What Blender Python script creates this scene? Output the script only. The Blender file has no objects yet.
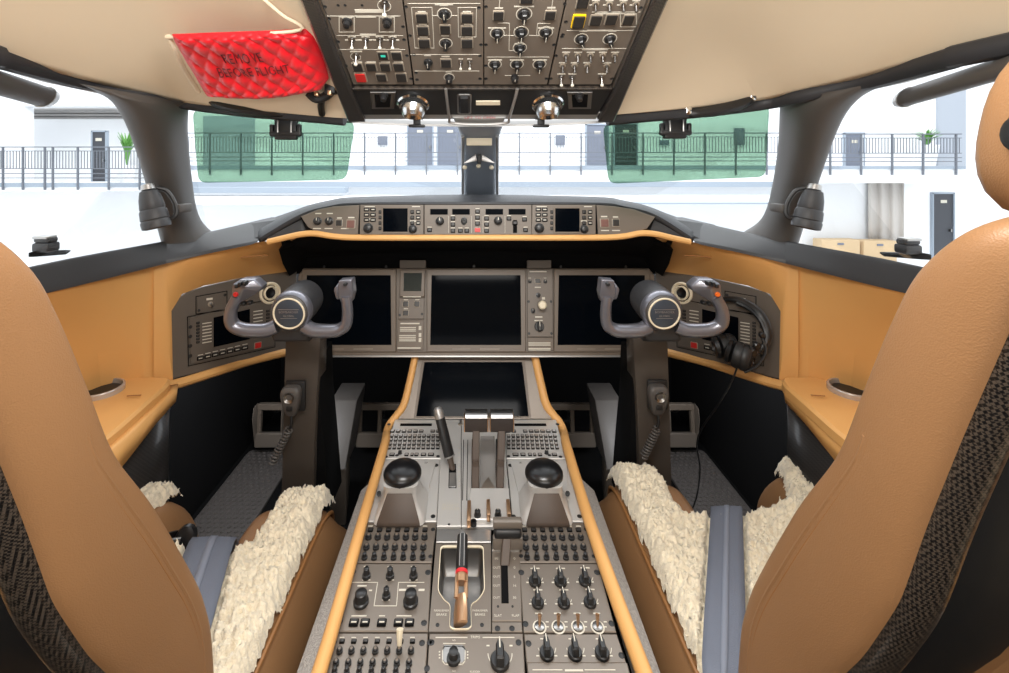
import bpy, bmesh, math, random
from mathutils import Vector, Matrix, noise
random.seed(7)
SC = bpy.context.scene
COL = SC.collection
PI = math.pi

# ---------------------------------------------------------------- camera, sky, lights, exposure
EYE = 1.25                 # eye height over the cockpit floor
F, CX, CY = 450.0, 476.0, 165.0   # focal length in pixels, principal point in the 1009x673 frame
cam_d = bpy.data.cameras.new('camera')
cam_d.sensor_width = 36.0
cam_d.sensor_fit = 'HORIZONTAL'
cam_d.lens = F / 1009.0 * 36.0
cam_d.shift_x = (504.5 - CX) / 1009.0
cam_d.shift_y = (CY - 336.5) / 1009.0
cam_d.clip_start = 0.02
cam = bpy.data.objects.new('camera', cam_d)
COL.objects.link(cam)
cam.location = (0, 0, EYE)
cam.rotation_euler = (PI / 2, 0, 0)
SC.camera = cam

w = bpy.data.worlds.new('world')
SC.world = w
w.use_nodes = True
bg = w.node_tree.nodes['Background']
bg.inputs[0].default_value = (0.93, 0.97, 1.0, 1)
bg.inputs[1].default_value = 1.8

def area(name, loc, target, sx, sy, power, col=(1, 1, 1)):
    d = bpy.data.lights.new(name, 'AREA')
    d.shape = 'RECTANGLE'; d.size = sx; d.size_y = sy
    d.energy = power; d.color = col
    o = bpy.data.objects.new(name, d)
    COL.objects.link(o)
    o.location = loc
    o.rotation_euler = (Vector(target) - Vector(loc)).to_track_quat('-Z', 'Y').to_euler()
    return o
area('cabin_ceiling_light', (0, -1.3, 1.74), (0, 1.2, 0.75), 1.5, 0.5, 10, (1.0, 0.97, 0.93))
area('headliner_fill_light', (0, -0.9, 1.22), (0, 0.6, 2.25), 1.4, 0.4, 16, (1.0, 0.97, 0.93))  # unseen fill added behind the eye to brighten the headliner
area('pedestal_fill_light', (0, 0.28, 1.62), (0, 1.1, 0.5), 0.5, 0.16, 10, (1.0, 0.98, 0.95))  # added fill out of view, brightens the pedestal and seat sides
for sx_ in (-1, 1):
    area('footwell_light', (sx_ * 0.72, 1.48, 0.60), (sx_ * 0.82, 1.95, 0.0), 0.3, 0.12, 2.6, (0.95, 0.97, 1.0))
area('hangar_light', (0, 6.5, 9.0), (0, 12.0, 1.0), 14, 4, 1500, (0.96, 0.98, 1.0))

SC.view_settings.view_transform = 'Standard'
SC.view_settings.look = 'None'
SC.view_settings.exposure = 0.0
SC.view_settings.gamma = 1.0
SC.view_settings.use_curve_mapping = False
SC.cycles.max_bounces = 8
SC.cycles.diffuse_bounces = 4
SC.cycles.transparent_max_bounces = 12
SC.cycles.use_denoising = True

def P(px, py, Y):
    """the point that photo pixel (px, py) shows when it lies Y metres ahead of the eye"""
    return Vector(((px - CX) * Y / F, Y, EYE - (py - CY) * Y / F))
def PZ(px, py, z):
    """the same when it lies at height z"""
    return P(px, py, (EYE - z) * F / (py - CY))

# ---------------------------------------------------------------- materials
def lin(c):
    return tuple(((v / 255.0) / 12.92 if v <= 10 else (((v / 255.0) + 0.055) / 1.055) ** 2.4) for v in c)
def mat(name, rgb, rough=0.5, metal=0.0, spec=0.5, bump=None, vary=None, emit=None, coat=0.0, sheen=0.0):
    m = bpy.data.materials.new(name)
    m.use_nodes = True
    nt = m.node_tree
    b = nt.nodes['Principled BSDF']
    c = lin(rgb) + (1,)
    b.inputs['Base Color'].default_value = c
    b.inputs['Roughness'].default_value = rough
    b.inputs['Metallic'].default_value = metal
    b.inputs['Specular IOR Level'].default_value = spec
    b.inputs['Coat Weight'].default_value = coat
    b.inputs['Sheen Weight'].default_value = sheen
    tc = nt.nodes.new('ShaderNodeTexCoord')
    if vary:                                   # (scale, amount): uneven dye; in the fleece, shade of its crevices
        n = nt.nodes.new('ShaderNodeTexNoise')
        n.inputs['Scale'].default_value = vary[0]
        n.inputs['Detail'].default_value = 4
        nt.links.new(tc.outputs['Object'], n.inputs['Vector'])
        r = nt.nodes.new('ShaderNodeMapRange')
        r.inputs[3].default_value = 1 - vary[1]
        r.inputs[4].default_value = 1 + vary[1]
        nt.links.new(n.outputs['Fac'], r.inputs[0])
        mx = nt.nodes.new('ShaderNodeVectorMath'); mx.operation = 'SCALE'
        mx.inputs[0].default_value = c[:3]
        nt.links.new(r.outputs[0], mx.inputs['Scale'])
        nt.links.new(mx.outputs[0], b.inputs['Base Color'])
    if bump:                                   # (scale, strength, kind)
        n = nt.nodes.new('ShaderNodeTexVoronoi' if bump[2] == 'v' else 'ShaderNodeTexNoise')
        n.inputs['Scale'].default_value = bump[0]
        nt.links.new(tc.outputs['Object'], n.inputs['Vector'])
        bp = nt.nodes.new('ShaderNodeBump')
        bp.inputs['Strength'].default_value = bump[1]
        bp.inputs['Distance'].default_value = 0.002
        nt.links.new(n.outputs[0], bp.inputs['Height'])
        nt.links.new(bp.outputs[0], b.inputs['Normal'])
    if emit:
        b.inputs['Emission Color'].default_value = lin(emit[0]) + (1,)
        b.inputs['Emission Strength'].default_value = emit[1]
    return m
def glass(name, tint, gloss=1.0):
    m = bpy.data.materials.new(name); m.use_nodes = True
    nt = m.node_tree; nt.nodes.clear()
    out = nt.nodes.new('ShaderNodeOutputMaterial')
    t = nt.nodes.new('ShaderNodeBsdfTransparent'); t.inputs[0].default_value = tint + (1,)
    g = nt.nodes.new('ShaderNodeBsdfGlossy'); g.inputs['Roughness'].default_value = 0.02
    fr = nt.nodes.new('ShaderNodeFresnel'); fr.inputs[0].default_value = 1.3
    mx = nt.nodes.new('ShaderNodeMixShader')
    ml = nt.nodes.new('ShaderNodeMath'); ml.operation = 'MULTIPLY'; ml.inputs[1].default_value = gloss
    nt.links.new(fr.outputs[0], ml.inputs[0]); nt.links.new(ml.outputs[0], mx.inputs[0])
    nt.links.new(t.outputs[0], mx.inputs[1]); nt.links.new(g.outputs[0], mx.inputs[2])
    nt.links.new(mx.outputs[0], out.inputs[0])
    return m
def weave(name, a, b_, scale, rough, rot=(0.5, 0.3, 0.785), metal=0.0):
    m = mat(name, a, rough, metal)
    nt = m.node_tree; b = nt.nodes['Principled BSDF']
    tc = nt.nodes.new('ShaderNodeTexCoord')
    mp = nt.nodes.new('ShaderNodeMapping'); mp.inputs['Rotation'].default_value = rot
    ck = nt.nodes.new('ShaderNodeTexChecker'); ck.inputs['Scale'].default_value = scale
    ck.inputs[1].default_value = lin(a) + (1,); ck.inputs[2].default_value = lin(b_) + (1,)
    nt.links.new(tc.outputs['Object'], mp.inputs[0]); nt.links.new(mp.outputs[0], ck.inputs['Vector'])
    nt.links.new(ck.outputs[0], b.inputs['Base Color'])
    b.inputs['Coat Weight'].default_value = 0.6; b.inputs['Coat Roughness'].default_value = 0.15
    return m
M = dict(
    tan=mat('tan_leather', (216, 163, 98), 0.5, bump=(900, 0.10, 'v'), vary=(3, 0.06)),
    seat=mat('seat_leather', (148, 109, 73), 0.48, bump=(700, 0.14, 'v'), vary=(5, 0.07)),
    seam=mat('seat_piping', (150, 104, 60), 0.5, bump=(700, 0.1, 'v')),
    cream=mat('cream_headliner', (226, 209, 182), 0.9, bump=(600, 0.08, 'n'), vary=(2, 0.03)),
    panel=mat('grey_brown_panel', (104, 94, 84), 0.42, bump=(1500, 0.06, 'n')),
    panel_d=mat('dark_grey_brown_panel', (88, 80, 72), 0.45, bump=(1500, 0.06, 'n')),
    bezel=mat('bezel_brown', (104, 92, 80), 0.42, bump=(1500, 0.05, 'n')),
    ped=mat('pedestal_panel', (118, 109, 100), 0.33, 0.3, bump=(1500, 0.05, 'n')),
    ped_s=mat('silver_grey_sheen_panel', (198, 196, 193), 0.42, 0.3, bump=(1500, 0.04, 'n')),  # silver-grey lightened further with windshield sheen on the upper pedestal
    brown=mat('dark_brown_lever', (74, 62, 54), 0.45),
    colm=mat('dark_brown_column', (70, 63, 57), 0.42, bump=(1500, 0.05, 'n')),
    hubc=mat('slate_hub_cap', (66, 74, 85), 0.35, 0.3),
    bell=mat('soft_chrome', (215, 215, 215), 0.2, 1.0),
    silver=mat('satin_silver', (176, 174, 172), 0.33, 0.75),
    metal=mat('brushed_metal', (150, 148, 146), 0.3, 1.0),
    chrome=mat('chrome', (225, 225, 225), 0.08, 1.0),
    yoke=mat('polished_grey_yoke', (128, 128, 136), 0.30, 0.65),
    copper=mat('worn_copper_lever', (205, 165, 130), 0.3, 0.85),
    black=mat('black_plastic', (26, 26, 27), 0.45, bump=(1200, 0.05, 'n')),
    black_s=mat('glossy_black', (20, 20, 22), 0.28),
    knob=mat('black_knob', (30, 30, 31), 0.38),
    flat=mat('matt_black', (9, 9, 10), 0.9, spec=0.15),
    glare=mat('glareshield_black', (38, 39, 43), 0.5, bump=(900, 0.12, 'v')),
    sill=mat('grey_sill_leather', (54, 54, 56), 0.5, bump=(900, 0.12, 'v')),
    pillar=mat('pillar_grey', (76, 72, 69), 0.5, bump=(800, 0.10, 'v')),
    post=mat('center_post_grey', (138, 147, 159), 0.4, bump=(800, 0.06, 'v')),
    screen=mat('dark_screen', (5, 8, 13), 0.07, spec=0.02),
    white=mat('white_engraving', (204, 198, 184), 0.6),
    ivory=mat('ivory_ring', (228, 216, 190), 0.4),
    cap=mat('dark_button', (40, 38, 37), 0.35),
    key=mat('silver_key', (190, 186, 182), 0.25, 0.5),
    rim=mat('button_rim', (148, 137, 122), 0.4),
    red=mat('red_quilt', (214, 10, 28), 0.42, bump=(500, 0.05, 'n'), sheen=0.2),
    redp=mat('red_button', (190, 40, 38), 0.35),
    orange=mat('orange_button', (230, 110, 40), 0.35),
    yellow=mat('yellow_guard', (238, 196, 20), 0.4),
    green=mat('lit_green', (30, 90, 75), 0.4, emit=((60, 210, 180), 0.9)),
    brownb=mat('brown_button', (110, 74, 66), 0.4),
    wool=mat('sheepskin', (226, 214, 190), 0.95, spec=0.1, bump=(320, 1.0, 'n'), vary=(110, 0.25), sheen=0.3),  # tone variation paints darker, shaded crevices into the fleece
    belt=mat('slate_webbing', (104, 110, 124), 0.7, bump=(700, 0.4, 'n')),
    mat_=mat('studded_mat', (78, 74, 72), 0.4, bump=(400, 0.1, 'n')),
    carpet=mat('speckled_carpet', (168, 164, 160), 0.9, bump=(500, 0.9, 'n'), vary=(260, 0.7)),
    carbon=weave('carbon_weave', (16, 15, 15), (74, 65, 57), 430, 0.3),
    carbon_d=weave('fine_carbon', (24, 23, 23), (52, 49, 47), 420, 0.35),
    wall_w=mat('white_render', (235, 236, 238), 0.9, vary=(0.4, 0.03)),
    grey_w=mat('grey_render', (168, 174, 184), 0.9, vary=(0.6, 0.05)),
    ledge_w=mat('slab_edge_grey', (150, 160, 172), 0.8),
    door_g=mat('grey_door', (112, 118, 132), 0.6),
    door_d=mat('dark_door', (64, 66, 72), 0.6),
    rail=mat('grey_railing', (104, 108, 116), 0.5),
    curtain=mat('pale_curtain', (196, 190, 184), 0.9),
    wood=mat('timber_box', (206, 178, 140), 0.7),
    leaf=mat('leaf_green', (96, 150, 70), 0.6),
    glass=glass('clear_glass', (0.985, 0.99, 0.99), 0.15),
    tint=glass('green_tinted_acrylic', (0.48, 0.61, 0.52), 0.4),
    floorw=mat('hangar_floor', (232, 234, 236), 0.5),
)

# ---------------------------------------------------------------- mesh helpers
class MB:
    def __init__(s): s.v = []; s.f = []; s.m = []
    def add(s, vs, fs, mi=0):
        o = len(s.v)
        s.v += [Vector(v) for v in vs]
        s.f += [tuple(i + o for i in f) for f in fs]
        s.m += [mi] * len(fs)
        return s
    def bm(s, b, mi=0):
        b.verts.index_update()
        s.add([v.co.copy() for v in b.verts], [[v.index for v in f.verts] for f in b.faces], mi)
        b.free(); return s
    def box(s, c, size, mi=0, rot=None, bevel=0.0, seg=2):
        b = bmesh.new()
        bmesh.ops.create_cube(b, size=1.0)
        for v in b.verts: v.co = Vector((v.co.x * size[0], v.co.y * size[1], v.co.z * size[2]))
        if bevel > 0:
            bmesh.ops.bevel(b, geom=b.edges[:], offset=bevel, segments=seg, affect='EDGES', profile=0.5)
        R = rot if rot is not None else Matrix.Identity(3)
        for v in b.verts: v.co = R @ v.co + Vector(c)
        return s.bm(b, mi)
    def hull(s, pts, bevel=0.0, seg=2, mi=0):
        b = bmesh.new()
        for p in pts: b.verts.new(p)
        r = bmesh.ops.convex_hull(b, input=b.verts[:])
        for g in r['geom_interior'] + r['geom_unused']:
            if isinstance(g, bmesh.types.BMVert) and g.is_valid: b.verts.remove(g)
        bmesh.ops.dissolve_limit(b, angle_limit=0.02, verts=b.verts[:], edges=b.edges[:])
        if bevel > 0:
            bmesh.ops.bevel(b, geom=b.edges[:], offset=bevel, segments=seg, affect='EDGES', profile=0.5, clamp_overlap=True)
        return s.bm(b, mi)
    def tube(s, pts, r, n=10, mi=0, caps=True, flat=1.0, up=None):
        pts = [Vector(p) for p in pts]
        rs = r if isinstance(r, (list, tuple)) else [r] * len(pts)
        rows = []
        t0 = (pts[1] - pts[0]).normalized()
        a = up.copy() if up is not None else t0.orthogonal().normalized()
        for i, p in enumerate(pts):
            t = (pts[min(i + 1, len(pts) - 1)] - pts[max(i - 1, 0)]).normalized()
            a = (a - t * a.dot(t)).normalized()
            b = t.cross(a)
            rows.append([p + a * math.cos(2 * PI * k / n) * rs[i] + b * math.sin(2 * PI * k / n) * rs[i] * flat for k in range(n)])
        s.loft(rows, mi, closed=True)
        if caps:
            o = len(s.v) - len(rows) * n
            s.f.append(tuple(o + k for k in reversed(range(n)))); s.m.append(mi)
            o2 = len(s.v) - n
            s.f.append(tuple(o2 + k for k in range(n))); s.m.append(mi)
        return s
    def loft(s, rows, mi=0, closed=False, caps=False):
        n = len(rows[0]); vs = [v for r in rows for v in r]; fs = []
        for i in range(len(rows) - 1):
            for k in range(n if closed else n - 1):
                k2 = (k + 1) % n
                fs.append((i * n + k, i * n + k2, (i + 1) * n + k2, (i + 1) * n + k))
        if caps:
            fs.append(tuple(reversed(range(n)))); L = (len(rows) - 1) * n
            fs.append(tuple(L + k for k in range(n)))
        return s.add(vs, fs, mi)
    def lathe(s, prof, n=24, M4=None, mi=0, cap=True):
        """prof: (radius, height) pairs turned round local z"""
        rows = [[Vector((r * math.cos(2 * PI * k / n), r * math.sin(2 * PI * k / n), h)) for k in range(n)] for r, h in prof]
        if M4 is not None: rows = [[M4 @ v for v in r] for r in rows]
        return s.loft(rows, mi, closed=True, caps=cap)
    def prism(s, poly, z0, z1, bev=0.0, mi=0, M4=None):
        """2-D outline extruded from z0 to z1, top edge chamfered by bev"""
        poly = [Vector((p[0], p[1])) for p in poly]
        n = len(poly)
        area_ = sum(poly[i].x * poly[(i + 1) % n].y - poly[(i + 1) % n].x * poly[i].y for i in range(n))
        if area_ < 0: poly.reverse()
        rows = [[Vector((p.x, p.y, z0)) for p in poly], [Vector((p.x, p.y, z1 - bev)) for p in poly]]
        if bev > 0:
            ins = []
            for i in range(n):
                a, b, c = poly[i - 1], poly[i], poly[(i + 1) % n]
                e1 = (b - a); e2 = (c - b)
                if e1.length < 1e-9 or e2.length < 1e-9: ins.append(b); continue
                e1.normalize(); e2.normalize()
                nn = Vector((-e1.y - e2.y, e1.x + e2.x))
                d = max(0.35, nn.length / 2)
                if nn.length < 1e-6: nn = Vector((-e1.y, e1.x))
                ins.append(b + nn.normalized() * bev / d)
            rows.append([Vector((p.x, p.y, z1)) for p in ins])
        if M4 is not None: rows = [[M4 @ v for v in r] for r in rows]
        return s.loft(rows, mi, closed=True, caps=True)
    def build(s, name, mats, parent=None, smooth=35, kind=None, mods=()):
        me = s.mesh(name, mats, smooth)
        return link(name, me, parent, kind, mods)
    def mesh(s, name, mats, smooth=35):
        me = bpy.data.meshes.new(name)
        me.from_pydata([tuple(v) for v in s.v], [], s.f)
        mats = mats if isinstance(mats, (list, tuple)) else [mats]
        for m in mats: me.materials.append(m)
        me.polygons.foreach_set('material_index', s.m)
        b = bmesh.new(); b.from_mesh(me)
        bmesh.ops.recalc_face_normals(b, faces=b.faces[:])
        b.to_mesh(me); b.free()
        if smooth:
            me.shade_smooth()
            me.set_sharp_from_angle(angle=math.radians(smooth))
        me.update()
        return me
def link(name, me, parent=None, kind=None, mods=()):
    o = bpy.data.objects.new(name, me)
    COL.objects.link(o)
    if parent is not None: o.parent = parent
    if kind: o['kind'] = kind
    for m in mods:
        if m[0] == 'solid':
            d = o.modifiers.new('thick', 'SOLIDIFY'); d.thickness = m[1]; d.offset = m[2]
        elif m[0] == 'sub':
            d = o.modifiers.new('sub', 'SUBSURF'); d.levels = m[1]; d.render_levels = m[1]
        elif m[0] == 'bev':
            d = o.modifiers.new('bev', 'BEVEL'); d.width = m[1]; d.segments = 3; d.limit_method = 'ANGLE'
    return o
def thing(name, label, cat, loc=(0, 0, 0), group=None):
    o = bpy.data.objects.new(name, None)
    COL.objects.link(o)
    o.empty_display_size = 0.05
    o.location = loc
    return tag(o, label, cat, group)
def tag(o, label, cat, group=None):
    o['label'] = label; o['category'] = cat
    if group: o['group'] = group
    return o
def struct(o, label=None, cat=None):
    o['kind'] = 'structure'
    if label: o['label'] = label
    if cat: o['category'] = cat
    return o
def rnd(poly, r, seg=4):
    """round the corners of a 2-D outline"""
    out = []; n = len(poly)
    for i in range(n):
        a, b, c = Vector(poly[i - 1]), Vector(poly[i]), Vector(poly[(i + 1) % n])
        rr = r[i] if isinstance(r, (list, tuple)) else r
        d1 = (a - b); d2 = (c - b)
        rr = min(rr, d1.length * 0.45, d2.length * 0.45)
        p1 = b + d1.normalized() * rr; p2 = b + d2.normalized() * rr
        for k in range(seg + 1):
            t = k / seg
            out.append(p1 * (1 - t) ** 2 + b * 2 * t * (1 - t) + p2 * t * t)
    return out
def rect(u, v, w_, h_):
    return [(u - w_ / 2, v - h_ / 2), (u + w_ / 2, v - h_ / 2), (u + w_ / 2, v + h_ / 2), (u - w_ / 2, v + h_ / 2)]
_txt = {}
def text_geo(body, size):
    k = body
    if k not in _txt:
        cu = bpy.data.curves.new('lettering_src', 'FONT')
        cu.body = body; cu.size = 1.0; cu.align_x = 'CENTER'; cu.align_y = 'CENTER'; cu.resolution_u = 2
        ob = bpy.data.objects.new('lettering_src', cu)
        COL.objects.link(ob)
        bpy.context.view_layer.update()
        me = bpy.data.meshes.new_from_object(ob.evaluated_get(bpy.context.evaluated_depsgraph_get()))
        _txt[k] = ([v.co.copy() for v in me.vertices], [tuple(p.vertices) for p in me.polygons])
        bpy.data.meshes.remove(me); bpy.data.objects.remove(ob); bpy.data.curves.remove(cu)
    vs, fs = _txt[k]
    return [v * size for v in vs], fs
def smooth_path(pts, sub=6):
    pts = [Vector(p) for p in pts]; out = []
    for i in range(len(pts) - 1):
        p0 = pts[max(i - 1, 0)]; p1 = pts[i]; p2 = pts[i + 1]; p3 = pts[min(i + 2, len(pts) - 1)]
        for k in range(sub):
            t = k / sub
            out.append(0.5 * ((2 * p1) + (p2 - p0) * t + (2 * p0 - 5 * p1 + 4 * p2 - p3) * t * t + (3 * p1 - p0 - 3 * p2 + p3) * t ** 3))
    out.append(pts[-1]); return out
def lerp_list(a, b, n): return [a + (b - a) * i / (n - 1) for i in range(n)]

# ---------------------------------------------------------------- control panel kit
_K = {}
def kit(kind):
    """unit shapes of knobs, switches and buttons; every copy shares its mesh"""
    if kind in _K: return _K[kind]
    b = MB()
    if kind == 'round':        # plain knob, radius 1, height 1, with white index line
        b.lathe([(1.0, 0), (1.0, 0.25), (0.86, 0.3), (0.80, 0.95), (0.7, 1.0), (0.01, 1.0)], 20)
        b.box((0, 0.45, 1.0), (0.16, 0.7, 0.05), 1)
        me = b.mesh('knob', [M['knob'], M['white']])
    elif kind == 'pointer':    # skirted knob with a raised pointer bar
        b.lathe([(1.0, 0), (1.0, 0.2), (0.9, 0.28), (0.01, 0.28)], 20)
        b.prism(rnd([(-0.42, -0.85), (0.42, -0.85), (0.42, 0.55), (0.1, 1.15), (-0.1, 1.15), (-0.42, 0.55)], 0.15, 2), 0.2, 1.0, 0.14)
        b.box((0, 0.55, 0.99), (0.13, 1.05, 0.06), 1)
        me = b.mesh('knob', [M['knob'], M['white']])
    elif kind == 'big':
        b.lathe([(1.0, 0), (1.0, 0.25), (0.84, 0.32), (0.78, 0.92), (0.66, 1.0), (0.01, 1.0)], 28)
        me = b.mesh('knob', [M['knob']])
    elif kind == 'cap':        # small audio knob with lighter top
        b.lathe([(1.0, 0), (1.0, 0.55), (0.8, 0.6), (0.72, 1.0), (0.6, 1.08), (0.01, 1.08)], 14)
        b.lathe([(0.45, 1.09), (0.01, 1.1)], 10, mi=1)
        me = b.mesh('knob', [M['knob'], M['bezel']])
    elif kind == 'mini':       # narrow upright selector
        b.lathe([(1.0, 0), (0.95, 0.3), (0.7, 0.36), (0.66, 0.94), (0.5, 1.0), (0.01, 1.0)], 16)
        b.box((0, 0.25, 0.72), (0.6, 1.0, 0.56), 0, bevel=0.12)
        me = b.mesh('knob', [M['knob'], M['white']])
    elif kind == 'toggle':     # nut, ring and bat lever
        b.lathe([(1.0, 0), (1.0, 0.12), (0.75, 0.18), (0.01, 0.18)], 16, mi=1)
        b.lathe([(0.62, 0.1), (0.62, 0.5), (0.45, 0.55), (0.01, 0.55)], 12)
        b.tube([(0, 0, 0.4), (0, -0.45, 1.4), (0, -0.8, 2.3)], [0.22, 0.28, 0.4], 8)
        me = b.mesh('toggle_switch', [M['metal'], M['rim']])
    elif kind == 'toggle_w':
        b.lathe([(1.0, 0), (1.0, 0.12), (0.75, 0.18), (0.01, 0.18)], 16, mi=0)
        b.lathe([(0.62, 0.1), (0.62, 0.5), (0.45, 0.55), (0.01, 0.55)], 12)
        b.tube([(0, 0, 0.4), (0, -0.6, 1.5), (0, -1.1, 2.5)], [0.2, 0.26, 0.4], 8)
        b.lathe([(0.5, 0), (0.5, 0.5), (0.2, 0.7), (0.01, 0.7)], 10, Matrix.Translation((0, -1.12, 2.3)), 1)
        me = b.mesh('toggle_switch', [M['metal'], M['white']])
    elif kind == 'toggle_k':
        b.lathe([(1.0, 0), (1.0, 0.3), (0.6, 0.36), (0.01, 0.36)], 14)
        b.tube([(0, 0, 0.3), (0, -0.3, 1.2), (0, -0.55, 2.0)], [0.35, 0.4, 0.5], 8)
        me = b.mesh('toggle_switch', [M['knob']])
    elif kind == 'ringtoggle':
        b.lathe([(1.0, 0), (1.0, 0.08), (0.78, 0.08), (0.78, 0.0)], 24, mi=1, cap=False)
        b.lathe([(0.72, 0), (0.72, 0.25), (0.5, 0.32), (0.01, 0.32)], 16, mi=2)
        b.tube([(0, 0, 0.3), (0.05, 0.2, 0.9), (0.1, 0.45, 1.5)], [0.18, 0.22, 0.3], 8)
        me = b.mesh('toggle_switch', [M['copper'], M['white'], M['metal']])
    elif kind == 'screw':
        b.lathe([(1, 0), (1, 0.2), (0.7, 0.35), (0.62, 0.05), (0.01, 0.05)], 14)
        me = b.mesh('screw', [M['black']])
    elif kind.startswith('btn'):   # framed push button, 1 x 1 footprint
        c = {'btn': 'cap', 'btn_r': 'redp', 'btn_g': 'cap', 'btn_y': 'cap', 'btn_b': 'brownb', 'btn_o': 'orange', 'btn_p': 'panel_d', 'btn_k': 'key'}[kind]
        b.prism(rnd(rect(0, 0, 1, 1), 0.08, 2), 0, 0.45, 0.06, 1)
        b.prism(rnd(rect(0, 0, 0.84, 0.82), 0.06, 2), 0.3, 1.0, 0.06, 0)
        if kind == 'btn_g': b.prism(rect(0.04, 0.08, 0.42, 0.26), 0.98, 1.04, 0, 2)
        me = b.mesh('push_button', [M[c], M['yellow' if kind == 'btn_y' else 'rim'], M['green']])
    elif kind.startswith('key'):
        b.prism(rnd(rect(0, 0, 1, 1), 0.12, 2), 0, 0.6, 0.05, 1)  # matt black base paints the shadow under and between keys
        b.prism(rnd(rect(0, 0.04, 0.78, 0.72), 0.12, 2), 0.4, 1.0, 0.1, 0)
        me = b.mesh('key', [M[{'key': 'key', 'key_d': 'cap', 'key_p': 'rim', 'key_b': 'panel'}[kind]], M['flat']])
    _K[kind] = me
    return me

class Panel:
    """a thing built on a tilted plane: local x to the right, y up the panel, z out of it towards the pilots"""
    def __init__(s, name, label, cat, O, U, V, group=None, root=None):
        U = Vector(U).normalized(); V = Vector(V); V = (V - U * V.dot(U)).normalized(); N = U.cross(V)
        s.M = Matrix(((U.x, V.x, N.x, O[0]), (U.y, V.y, N.y, O[1]), (U.z, V.z, N.z, O[2]), (0, 0, 0, 1)))
        s.I = s.M.inverted()
        s.root = root or thing(name, label, cat, group=group)
        if root is None: s.root.matrix_world = s.M
        s.let = MB()
    def uv(s, px, py, n=0.0):
        c = s.I @ Vector((0, 0, EYE)); d = s.I.to_3x3() @ Vector(((px - CX) / F, 1, -(py - CY) / F))
        t = (n - c.z) / d.z
        p = c + d * t
        return Vector((p.x, p.y))
    def poly(s, pts, n=0.0): return [s.uv(x, y, n) for x, y in pts]
    def size(s, px, py, wpx, hpx):
        a = s.uv(px - wpx / 2, py); b = s.uv(px + wpx / 2, py); c = s.uv(px, py - hpx / 2); d = s.uv(px, py + hpx / 2)
        return (b - a).length, (d - c).length
    def m(s, px, py, r): return s.size(px, py, r, r)[0]
    def plate(s, name, pts, z0, z1, m, bev=0.0012, r=0.0, parent=None, holes=()):
        pl = s.poly(pts)
        if r: pl = rnd(pl, r)
        b = MB().prism(pl, z0, z1, bev)
        return b.build(name, M[m] if isinstance(m, str) else m, parent or s.root, smooth=30)
    def part(s, name, kind, px, py, wx, wy, h, rot=0.0, parent=None, base=0.0):
        u = s.uv(px, py, base + h * 0.5)
        o = link(name, kit(kind), parent or s.root)
        o.location = (u.x, u.y, base); o.rotation_euler = (0, 0, rot); o.scale = (wx, wy, h)
        return o
    def knob(s, px, py, rpx, kind='pointer', hr=1.1, rot=0.0, base=0.0, ring=False, dash=True):
        r = s.m(px, py, rpx)
        o = s.part('knob', kind, px, py, r, r, r * hr, rot, base=base)
        u = o.location
        if ring:
            s.ring(u.x, u.y, r * 1.28, r * 0.14, base)
        if dash:
            s.dash_uv(u.x, u.y + r * 1.9, r * 1.5, r * 0.26, base)
        return o
    def toggle(s, px, py, rpx, kind='toggle', rot=0.0, base=0.0, dash=False):
        r = s.m(px, py, rpx)
        o = s.part('toggle_switch', kind, px, py, r, r, r, rot, base=base)
        if dash: s.dash_uv(o.location.x, o.location.y + r * 1.6, r * 1.8, r * 0.3, base)
        return o
    def button(s, px, py, wpx, hpx, kind='btn', h=0.004, base=0.0, name='push_button', dash=False):
        a, b = s.size(px, py, wpx, hpx)
        o = s.part(name, kind, px, py, a, b, h, base=base)
        if dash: s.dash_uv(o.location.x, o.location.y + b * 0.72, a * 0.7, b * 0.14, base)
        return o
    def screw(s, px, py, rpx=2.2, base=0.0):
        r = s.m(px, py, rpx)
        return s.part('screw', 'screw', px, py, r, r, 0.0015, base=base)
    def dash_uv(s, u, v, w_, h_, base=0.0):
        s.let.prism(rect(u, v, w_, h_), base - 0.0004, base + 0.0004)
    def dash(s, px, py, wpx, hpx, base=0.0):
        a, b = s.size(px, py, wpx, hpx); u = s.uv(px, py, base); s.dash_uv(u.x, u.y, a, b, base)
    def line(s, pts, wpx=0.6, base=0.0, closed=False):
        q = [s.uv(x, y, base) for x, y in pts]
        if closed: q.append(q[0])
        t = s.m(pts[0][0], pts[0][1], wpx * 0.8) / 2
        for a, b in zip(q, q[1:]):
            d = (b - a)
            if d.length < 1e-6: continue
            d.normalize(); n = Vector((-d.y, d.x)) * t
            s.let.prism([a - n - d * t, b - n + d * t, b + n + d * t, a + n - d * t], base - 0.0004, base + 0.0004)
    def ring(s, u, v, r, t, base=0.0, a0=0, a1=2 * PI):
        n = 24; rows = []
        for k in range(n + 1):
            a = a0 + (a1 - a0) * k / n
            rows.append([Vector((u + math.cos(a) * (r + q), v + math.sin(a) * (r + q), base + z)) for q, z in ((-t / 2, 0), (-t / 2, 0.0005), (t / 2, 0.0005), (t / 2, 0))])
        s.let.loft(rows)
    def text(s, body, px, py, hpx, base=0.0, rot=0.0):
        u = s.uv(px, py, base); _, b = s.size(px, py, hpx, hpx)
        vs, fs = text_geo(body, b * 1.35)
        R = Matrix.Rotation(rot, 3, 'Z')
        s.let.add([R @ v + Vector((u.x, u.y, base + 0.0006)) for v in vs], fs)
    def frame(s, px, py, wpx, hpx, base=0.0, t=0.8):
        x0, x1, y0, y1 = px - wpx / 2, px + wpx / 2, py - hpx / 2, py + hpx / 2
        s.line([(x0, y0), (x1, y0), (x1, y1), (x0, y1)], t, base, True)
    def done(s, m='white'):
        if s.let.f: s.let.build('lettering', M[m], s.root, smooth=0)

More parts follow.
